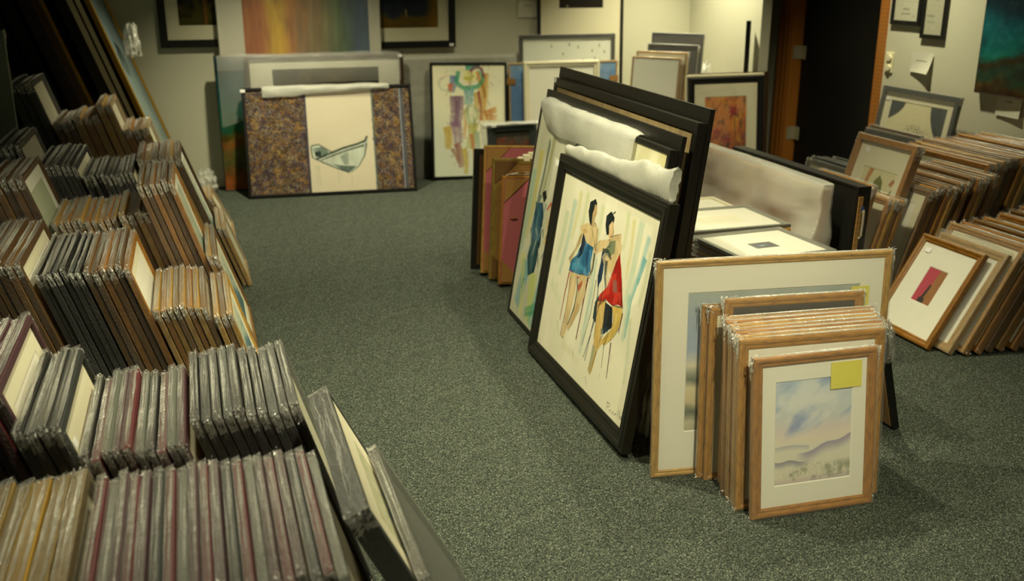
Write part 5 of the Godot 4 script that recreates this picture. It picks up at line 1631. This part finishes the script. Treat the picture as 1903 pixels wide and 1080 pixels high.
# ------------------------------------------------------------------ stacks along the aisle, front to back
func build_stacks_by_aisle() -> void:
	var mar := ["maroon", M.maroon]
	var plum := ["plum", M.plum]
	var sil := ["silver grey", M.silver]
	var sla := ["slate", M.slate]
	var cha := ["charcoal", M.charcoal]
	var blk := ["black", M.black]
	var oak := ["oak", M.oak_dark]
	var bro := ["brown", M.brown]
	var tan := ["tan", M.tan]
	var pal := ["pale oak", M.oak_pale]
	var red := ["reddish oak", M.oak_red]
	var oli := ["olive gold", M.olive]
	# front row
	stack({"where": "front olive gold stack", "colours": [oli, oli, ["dark gold", M.gold]], "x0": -0.31, "x1": -0.16, "zn": -1.66, "W": 0.48, "H": 0.565, "n": 5})
	stack({"where": "long front maroon stack", "colours": [mar, sil, plum, mar, plum, sla], "x0": -0.105, "x1": 0.335, "zn": -1.58, "W": 0.50, "H": 0.575, "n": 20})
	var hills := art_wash(200, 200, [0.0, C("b9b89a"), 0.3, C("bcba9a"), 0.4, C("5a7c9c"), 0.58, C("4c74a0"), 0.66, C("a8a04c"), 0.8, C("9aa04c"), 1.0, C("7c8a4c")], false, 0.2, C("5c7a3c"), 0.4, 0.9)
	var bf := picture({"name": "framed_picture", "W": 0.62, "H": 0.625, "T": 0.052, "fw": 0.02, "deep": 0.95, "fm": M.slate, "edge": [0.1, 0.1, 0.09, 0.09], "board": M.mat_cream, "art": hills, "film": 2, "film_style": "open", "label": "thick slate framed picture of a blue and yellow landscape leaning on the long maroon stack"})
	stand(bf, 0.525, -2.055, 90, 26.0, 0.052)
	var bl := picture({"name": "framed_picture", "W": 0.60, "H": 0.46, "T": 0.024, "fw": 0.03, "fm": M.black, "board": M.mat_dark, "film": 2, "loose": 0.01, "label": "low black frame in loose film leaning on the blue and yellow landscape"})
	stand(bl, 0.585, -2.03, 90, 28.5, 0.024)
	# second row
	stack({"where": "second-row plum stack", "colours": [plum, mar], "x0": -0.42, "x1": -0.315, "zn": -2.37, "W": 0.55, "H": 0.685, "n": 5, "face": {"edge": [0.06, 0.06, 0.06, 0.06], "board": M.mat_cream}})
	stack({"where": "second-row charcoal stack", "colours": [cha, sla], "x0": -0.285, "x1": -0.20, "zn": -2.28, "W": 0.52, "H": 0.62, "n": 4, "face": {"edge": [0.07, 0.07, 0.08, 0.06], "board": M.mat_cream, "tags": [[-0.22, 0.56]]}})
	stack({"where": "second-row mixed maroon stack", "colours": [cha, mar, sil, plum, mar, sil], "x0": -0.165, "x1": 0.05, "zn": -2.24, "W": 0.50, "H": 0.555, "n": 10})
	stack({"where": "second-row black stack", "colours": [blk, cha, blk, sla], "x0": 0.085, "x1": 0.325, "zn": -2.32, "W": 0.47, "H": 0.575, "n": 10, "loose": 0.006})
	# third row
	stack({"where": "third-row tall brown stack", "colours": [bro, oak], "x0": -0.62, "x1": -0.455, "zn": -3.62, "W": 0.66, "H": 0.655, "n": 7, "face": {"edge": [0.05, 0.05, 0.05, 0.05], "board": M.mat_cream}})
	stack({"where": "third-row black stack", "colours": [blk, cha, ["blue black", M.blue_black]], "x0": -0.42, "x1": -0.285, "zn": -3.66, "W": 0.57, "H": 0.60, "n": 7})
	stack({"where": "third-row brown stack beside black", "colours": [oak, bro, red], "x0": -0.26, "x1": -0.125, "zn": -3.66, "W": 0.57, "H": 0.60, "n": 6, "face": {"edge": [0.05, 0.05, 0.05, 0.05], "board": M.mat_cream}})
	stack({"where": "third-row low pale stack", "colours": [tan, red, pal, oak], "x0": -0.09, "x1": 0.075, "zn": -3.64, "W": 0.54, "H": 0.43, "n": 8, "loose": 0.005})
	var cove := art_wash(160, 160, [0.0, C("c9cbb4"), 0.5, C("a8b4a4"), 0.7, C("5c7c84"), 1.0, C("48686c")], false, 0.3)
	stack({"where": "third-row lowest oak stack", "colours": [pal, oak], "x0": 0.10, "x1": 0.148, "zn": -3.62, "W": 0.57, "H": 0.39, "n": 3, "lean": 16.0, "loose": 0.005, "face": {"edge": [0.06, 0.06, 0.05, 0.05], "board": M.mat_cream, "art": cove}})
	# fourth row
	var lake := art_shapes(160, 160, C("b9c0a4"), [["22384a", [0.2, 1.0, 0.35, 0.45, 0.5, 0.6, 0.62, 1.0]], ["5a6a6c", [0.3, 1.0, 0.5, 0.75, 0.8, 0.85, 0.8, 1.0]]])
	stack({"where": "fourth-row tall brown stack", "colours": [bro, oak], "x0": -0.60, "x1": -0.475, "zn": -4.345, "W": 0.52, "H": 0.815, "n": 5, "face": {"edge": [0.05, 0.05, 0.06, 0.3], "board": M.mat_white, "art": lake}})
	stack({"where": "fourth-row low tan stack", "colours": [tan, pal, red], "x0": -0.425, "x1": -0.195, "zn": -4.33, "W": 0.45, "H": 0.63, "n": 10, "loose": 0.006})
	stack({"where": "fourth-row middle oak stack", "colours": [pal, oak], "x0": -0.155, "x1": -0.06, "zn": -4.30, "W": 0.46, "H": 0.655, "n": 4})
	stack({"where": "fourth-row tallest oak stack", "colours": [oak, bro, red], "x0": -0.03, "x1": 0.093, "zn": -4.26, "W": 0.50, "H": 0.785, "n": 6, "loose": 0.005, "face": {"edge": [0.05, 0.05, 0.05, 0.05], "board": M.mat_white, "art": cove}})
	stack({"where": "fourth-row low aisle pair", "colours": [pal, oak], "x0": 0.127, "x1": 0.15, "zn": -4.24, "W": 0.56, "H": 0.46, "n": 2, "lean": 18.0, "T": 0.019, "face": {"edge": [0.06, 0.06, 0.05, 0.05], "board": M.mat_cream, "art": cove}})
	# fifth row
	stack({"where": "fifth-row tall slate stack", "colours": [sla, cha], "x0": -0.635, "x1": -0.55, "zn": -4.98, "W": 0.55, "H": 0.86, "n": 4})
	stack({"where": "fifth-row wide black stack", "colours": [blk, sla, cha], "x0": -0.505, "x1": -0.355, "zn": -4.95, "W": 0.62, "H": 0.755, "n": 8, "face": {"edge": [0.05, 0.05, 0.05, 0.05], "board": M.mat_cream}})
	stack({"where": "fifth-row long black stack", "colours": [sla, blk, cha], "x0": -0.325, "x1": -0.12, "zn": -4.93, "W": 0.48, "H": 0.705, "n": 11})
	stack({"where": "fifth-row long-legged oak stack", "colours": [oak, pal, bro], "x0": -0.06, "x1": 0.115, "zn": -5.15, "W": 0.52, "H": 0.74, "n": 6, "lean": 19.0, "face": {"edge": [0.05, 0.05, 0.05, 0.05], "board": M.mat_white, "art": cove}})
	stack({"where": "fifth-row low aisle pair", "colours": [tan, pal], "x0": 0.155, "x1": 0.18, "zn": -5.2, "W": 0.46, "H": 0.34, "n": 2, "lean": 19.0, "T": 0.019})
	# sixth row and the last few
	stack({"where": "sixth-row tall dark stack", "colours": [cha, blk], "x0": -0.62, "x1": -0.53, "zn": -5.78, "W": 0.5, "H": 1.06, "n": 3})
	stack({"where": "sixth-row brown stack", "colours": [bro, oak], "x0": -0.47, "x1": -0.405, "zn": -5.72, "W": 0.46, "H": 0.86, "n": 3})
	stack({"where": "sixth-row tan stack", "colours": [tan, red], "x0": -0.37, "x1": -0.28, "zn": -5.74, "W": 0.44, "H": 0.88, "n": 3})
	stack({"where": "sixth-row tall pale pair", "colours": [pal, tan], "x0": -0.23, "x1": -0.19, "zn": -5.74, "W": 0.44, "H": 0.945, "n": 2})
	stack({"where": "sixth-row low oak stack", "colours": [red, oak, tan], "x0": -0.15, "x1": -0.06, "zn": -5.74, "W": 0.44, "H": 0.80, "n": 3})
	stack({"where": "small low stack nearest the boat", "colours": [tan, pal], "x0": 0.08, "x1": 0.145, "zn": -6.18, "W": 0.40, "H": 0.29, "n": 3, "lean": 25.0, "T": 0.024})
	# boards and very large frames leaning in the dark corner
	var gb := thing("wrapped_board", "grey green board standing upright behind the brown stacks", "board")
	part("panel", boxm(Vector3(-0.26, 0, 0), Vector3(0.26, 1.3, 0.03)), mat("86988a", 0.6), gb)
	part("plastic_film", film_mesh(0.52, 1.3, 0.03, 0.003, true), M.film_clear, gb)
	stand(gb, -1.145, -5.62, 0, 2, 0.03)
	var pg := thing("tall_board", "pale grey tall board standing in the dark corner", "board")
	part("panel", boxm(Vector3(-0.3, 0, 0), Vector3(0.3, 1.95, 0.025)), mat("8a8a78", 0.7), pg)
	stand(pg, -1.36, -6.3, 0, 2, 0.025)
	var slate_art := art_wash(120, 160, [0.0, C("5a6c74"), 0.5, C("6a7a7c"), 1.0, C("7c8880")], false, 0.3)
	var big := [
		["very large dark brown frame, deepest in the dark corner", -0.97, 0.05, M.brown_dark, 0.07],
		["very large black frame, second deepest in the dark corner", -0.87, 0.05, M.black, 0.07],
		["very large mid-brown frame with a broad flat edge in the dark corner", -0.75, 0.075, M.brown, 0.09],
		["very large black frame beside the broad mid-brown one", -0.65, 0.06, M.black, 0.07],
		["very large plain black frame halfway along the leaning giants", -0.555, 0.06, M.black, 0.06],
		["very large dark brown frame with reddish edge among the leaning giants", -0.455, 0.065, M.brown_dark, 0.06],
		["very large brown frame leaning inside the thin gold one", -0.385, 0.045, M.brown, 0.05],
		["very large thin gold frame leaning against the brown giants", -0.335, 0.02, M.gold, 0.03],
		["very large black frame leaning over the thin gold one", -0.255, 0.055, M.black, 0.05],
		["very large cream frame, first of two together among the leaning giants", -0.19, 0.03, M.cream, 0.04],
		["very large cream frame, second of two together among the leaning giants", -0.145, 0.025, M.mat_cream, 0.04],
	]
	for b in big:
		var o := picture({"name": "large_picture", "W": 1.15, "H": 1.95, "T": b[2], "fw": b[4], "fm": b[3], "board": M.mat_dark, "label": b[0], "group": "very large frames leaning in the dark corner"})
		stand(o, b[1] + b[2], -7.12, 90, 18.5, b[2])
	var gl := picture({"name": "large_picture", "W": 1.15, "H": 1.95, "T": 0.035, "fw": 0.03, "fm": M.gold, "prof": "wood", "art": slate_art, "label": "very large gold framed grey blue picture, outermost of the leaning giants", "group": "very large frames leaning in the dark corner"})
	stand(gl, -0.06, -7.12, 90, 18.5, 0.035)
	mound("bubble_wrap_scrap", "puff of white bubble wrap caught on the outermost leaning gold frame", "bubble wrap", Vector3(-0.35, 1.06, -7.0), 0.05, 0.19, 0.16, M.bubble_thick, 31.0)


# ------------------------------------------------------------------ stacks along the wall with the door
func build_stacks_by_door() -> void:
	var oak := ["oak", M.oak]
	var drk := ["dark oak", M.oak_dark]
	var red := ["reddish oak", M.oak_red]
	var pal := ["pale oak", M.oak_pale]
	var tan := ["tan", M.tan]
	# front row: red print, bubble-wrapped frame, then oak frames
	var redp := art_shapes(120, 180, C("b0344a"), [["94602c", [0.62, 0.0, 1.0, 0.0, 1.0, 1.0, 0.5, 1.0]], ["241410", [0.3, 1.0, 0.34, 0.84, 0.42, 0.8, 0.5, 0.45, 0.58, 0.47, 0.54, 0.82, 0.62, 0.86, 0.6, 1.0]]])
	var rp := picture({"name": "framed_print", "W": 0.395, "H": 0.478, "T": 0.026, "fw": 0.034, "fm": M.gilt, "prof": "wood", "edge": [0.105, 0.105, 0.10, 0.14], "board": M.mat_white, "art": redp, "glass": true, "label": "unwrapped gold framed print in red and brown at the end of the lower oak row", "tags": [[-0.12, 0.41, 0.0165]]})
	stand(rp, 2.945, -3.525, -90, 31.0, 0.026)
	var bp := thing("wrapped_picture", "picture in cream bubble wrap behind the red and brown print", "picture")
	part("frame", frame_mesh(0.42, 0.49, 0.026, 0.04, "wood"), M.tan, bp)
	part("mat_board", boxm(Vector3(-0.175, 0.036, 0.008), Vector3(0.175, 0.454, 0.013)), M.mat_white, bp)
	part("bubble_film", parcel_mesh(0.435, 0.498, 0.034, 0.003), M.bubble_thin, bp)
	bp.get_child(2).position = Vector3(0, 0.0, -0.003)
	stand(bp, 3.0, -3.47, -90, 30.5, 0.026)
	stack({"side": -1, "where": "lower door-wall row", "colours": [oak, drk, red], "x0": 3.62, "x1": 3.085, "zn": -3.22, "W": 0.46, "H": 0.60, "H1": 0.52, "n": 10, "lean": 29.0, "fw": 0.03, "prof": "wood", "T": 0.036, "edge": [0.06, 0.06, 0.06, 0.06]})
	# middle row
	stack({"side": -1, "where": "upright pair by the black canvas", "colours": [oak, pal], "x0": 2.915, "x1": 2.885, "zn": -3.86, "W": 0.44, "H": 0.63, "n": 2, "lean": 10.0, "T": 0.022, "fw": 0.03, "prof": "wood"})
	stack({"side": -1, "where": "low four before the leaf print", "colours": [oak, drk, pal, red], "x0": 3.03, "x1": 2.955, "zn": -3.86, "W": 0.42, "H": 0.565, "n": 4, "lean": 16.0, "fw": 0.03, "prof": "wood", "T": 0.02})
	stack({"side": -1, "where": "middle door-wall row", "colours": [oak, drk, pal, red, drk], "x0": 3.51, "x1": 3.155, "zn": -3.86, "W": 0.44, "H": 0.66, "H1": 0.605, "n": 12, "lean": 18.0, "fw": 0.03, "prof": "wood", "edge": [0.05, 0.05, 0.05, 0.05]})
	stack({"side": -1, "where": "taller door-wall row", "colours": [oak, red, drk, pal], "x0": 4.06, "x1": 3.55, "zn": -3.95, "W": 0.66, "H": 0.735, "H1": 0.70, "n": 14, "lean": 18.0, "fw": 0.032, "prof": "wood", "face": {"edge": [0.06, 0.06, 0.07, 0.06], "board": M.mat_cream}})
	var leaf := art_shapes(160, 200, C("cfc9a0"), [["b4783c", [0.08, 1.0, 0.14, 0.4, 0.2, 0.0, 0.32, 0.03, 0.26, 0.2, 0.22, 0.7, 0.2, 1.0]], ["5c6428", [0.3, 1.0, 0.36, 0.5, 0.44, 0.2, 0.54, 0.1, 0.66, 0.2, 0.72, 0.42, 0.7, 0.7, 0.62, 1.0]], ["55602c", [0.78, 1.0, 0.78, 0.55, 0.84, 0.4, 1.0, 0.25, 1.0, 0.36, 0.88, 0.48, 0.86, 0.7, 0.84, 1.0]], ["a86a4a", [0.84, 0.2, 0.92, 0.1, 0.98, 0.14, 0.92, 0.24]]])
	var lp := picture({"name": "framed_print", "W": 0.46, "H": 0.80, "T": 0.045, "fw": 0.03, "fm": M.oak_red, "edge": [0.075, 0.065, 0.125, 0.31], "board": M.mat_cream, "art": leaf, "film": 2, "film_mat": M.film_flat, "label": "oak framed print of green leaf shapes in film rising above the middle row", "tags": [[-0.14, 0.73, 0.024]]})
	stand(lp, 3.07, -4.20, -90, 17.0, 0.045)
	# back row under the wall sockets
	var th := picture({"name": "framed_print", "W": 0.70, "H": 0.875, "T": 0.03, "fw": 0.032, "fm": M.slate, "edge": [0.06, 0.06, 0.05, 0.565], "board": M.mat_cream, "art": art_stage(), "film": 2, "film_mat": M.film_flat, "label": "grey framed print of a stage with dark curtains leaning under the paper notice", "tags": [[-0.29, 0.80, 0.018]]})
	stand(th, 4.17, -5.21, -90, 8.5, 0.03)
	var gr := picture({"name": "framed_print", "W": 0.46, "H": 0.66, "T": 0.04, "fw": 0.04, "fm": M.brown, "board": M.mat_cream, "film": 2, "label": "brown wrapped frame standing in front of the stage print"})
	stand(gr, 3.93, -5.12, -90, 12, 0.04)
	var bb := picture({"name": "framed_print", "W": 0.46, "H": 0.655, "T": 0.035, "fw": 0.04, "fm": M.blue_black, "board": M.mat_dark, "film": 2, "loose": 0.006, "label": "blue black wrapped frame in front of the brown wrapped one"})
	stand(bb, 3.84, -5.05, -90, 13, 0.035)
	stack({"side": -1, "where": "small dark pile by the door", "colours": [["slate", M.slate], ["blue black", M.blue_black], ["charcoal", M.charcoal]], "x0": 3.68, "x1": 3.50, "zn": -4.90, "W": 0.42, "H": 0.48, "n": 6, "lean": 17.0})
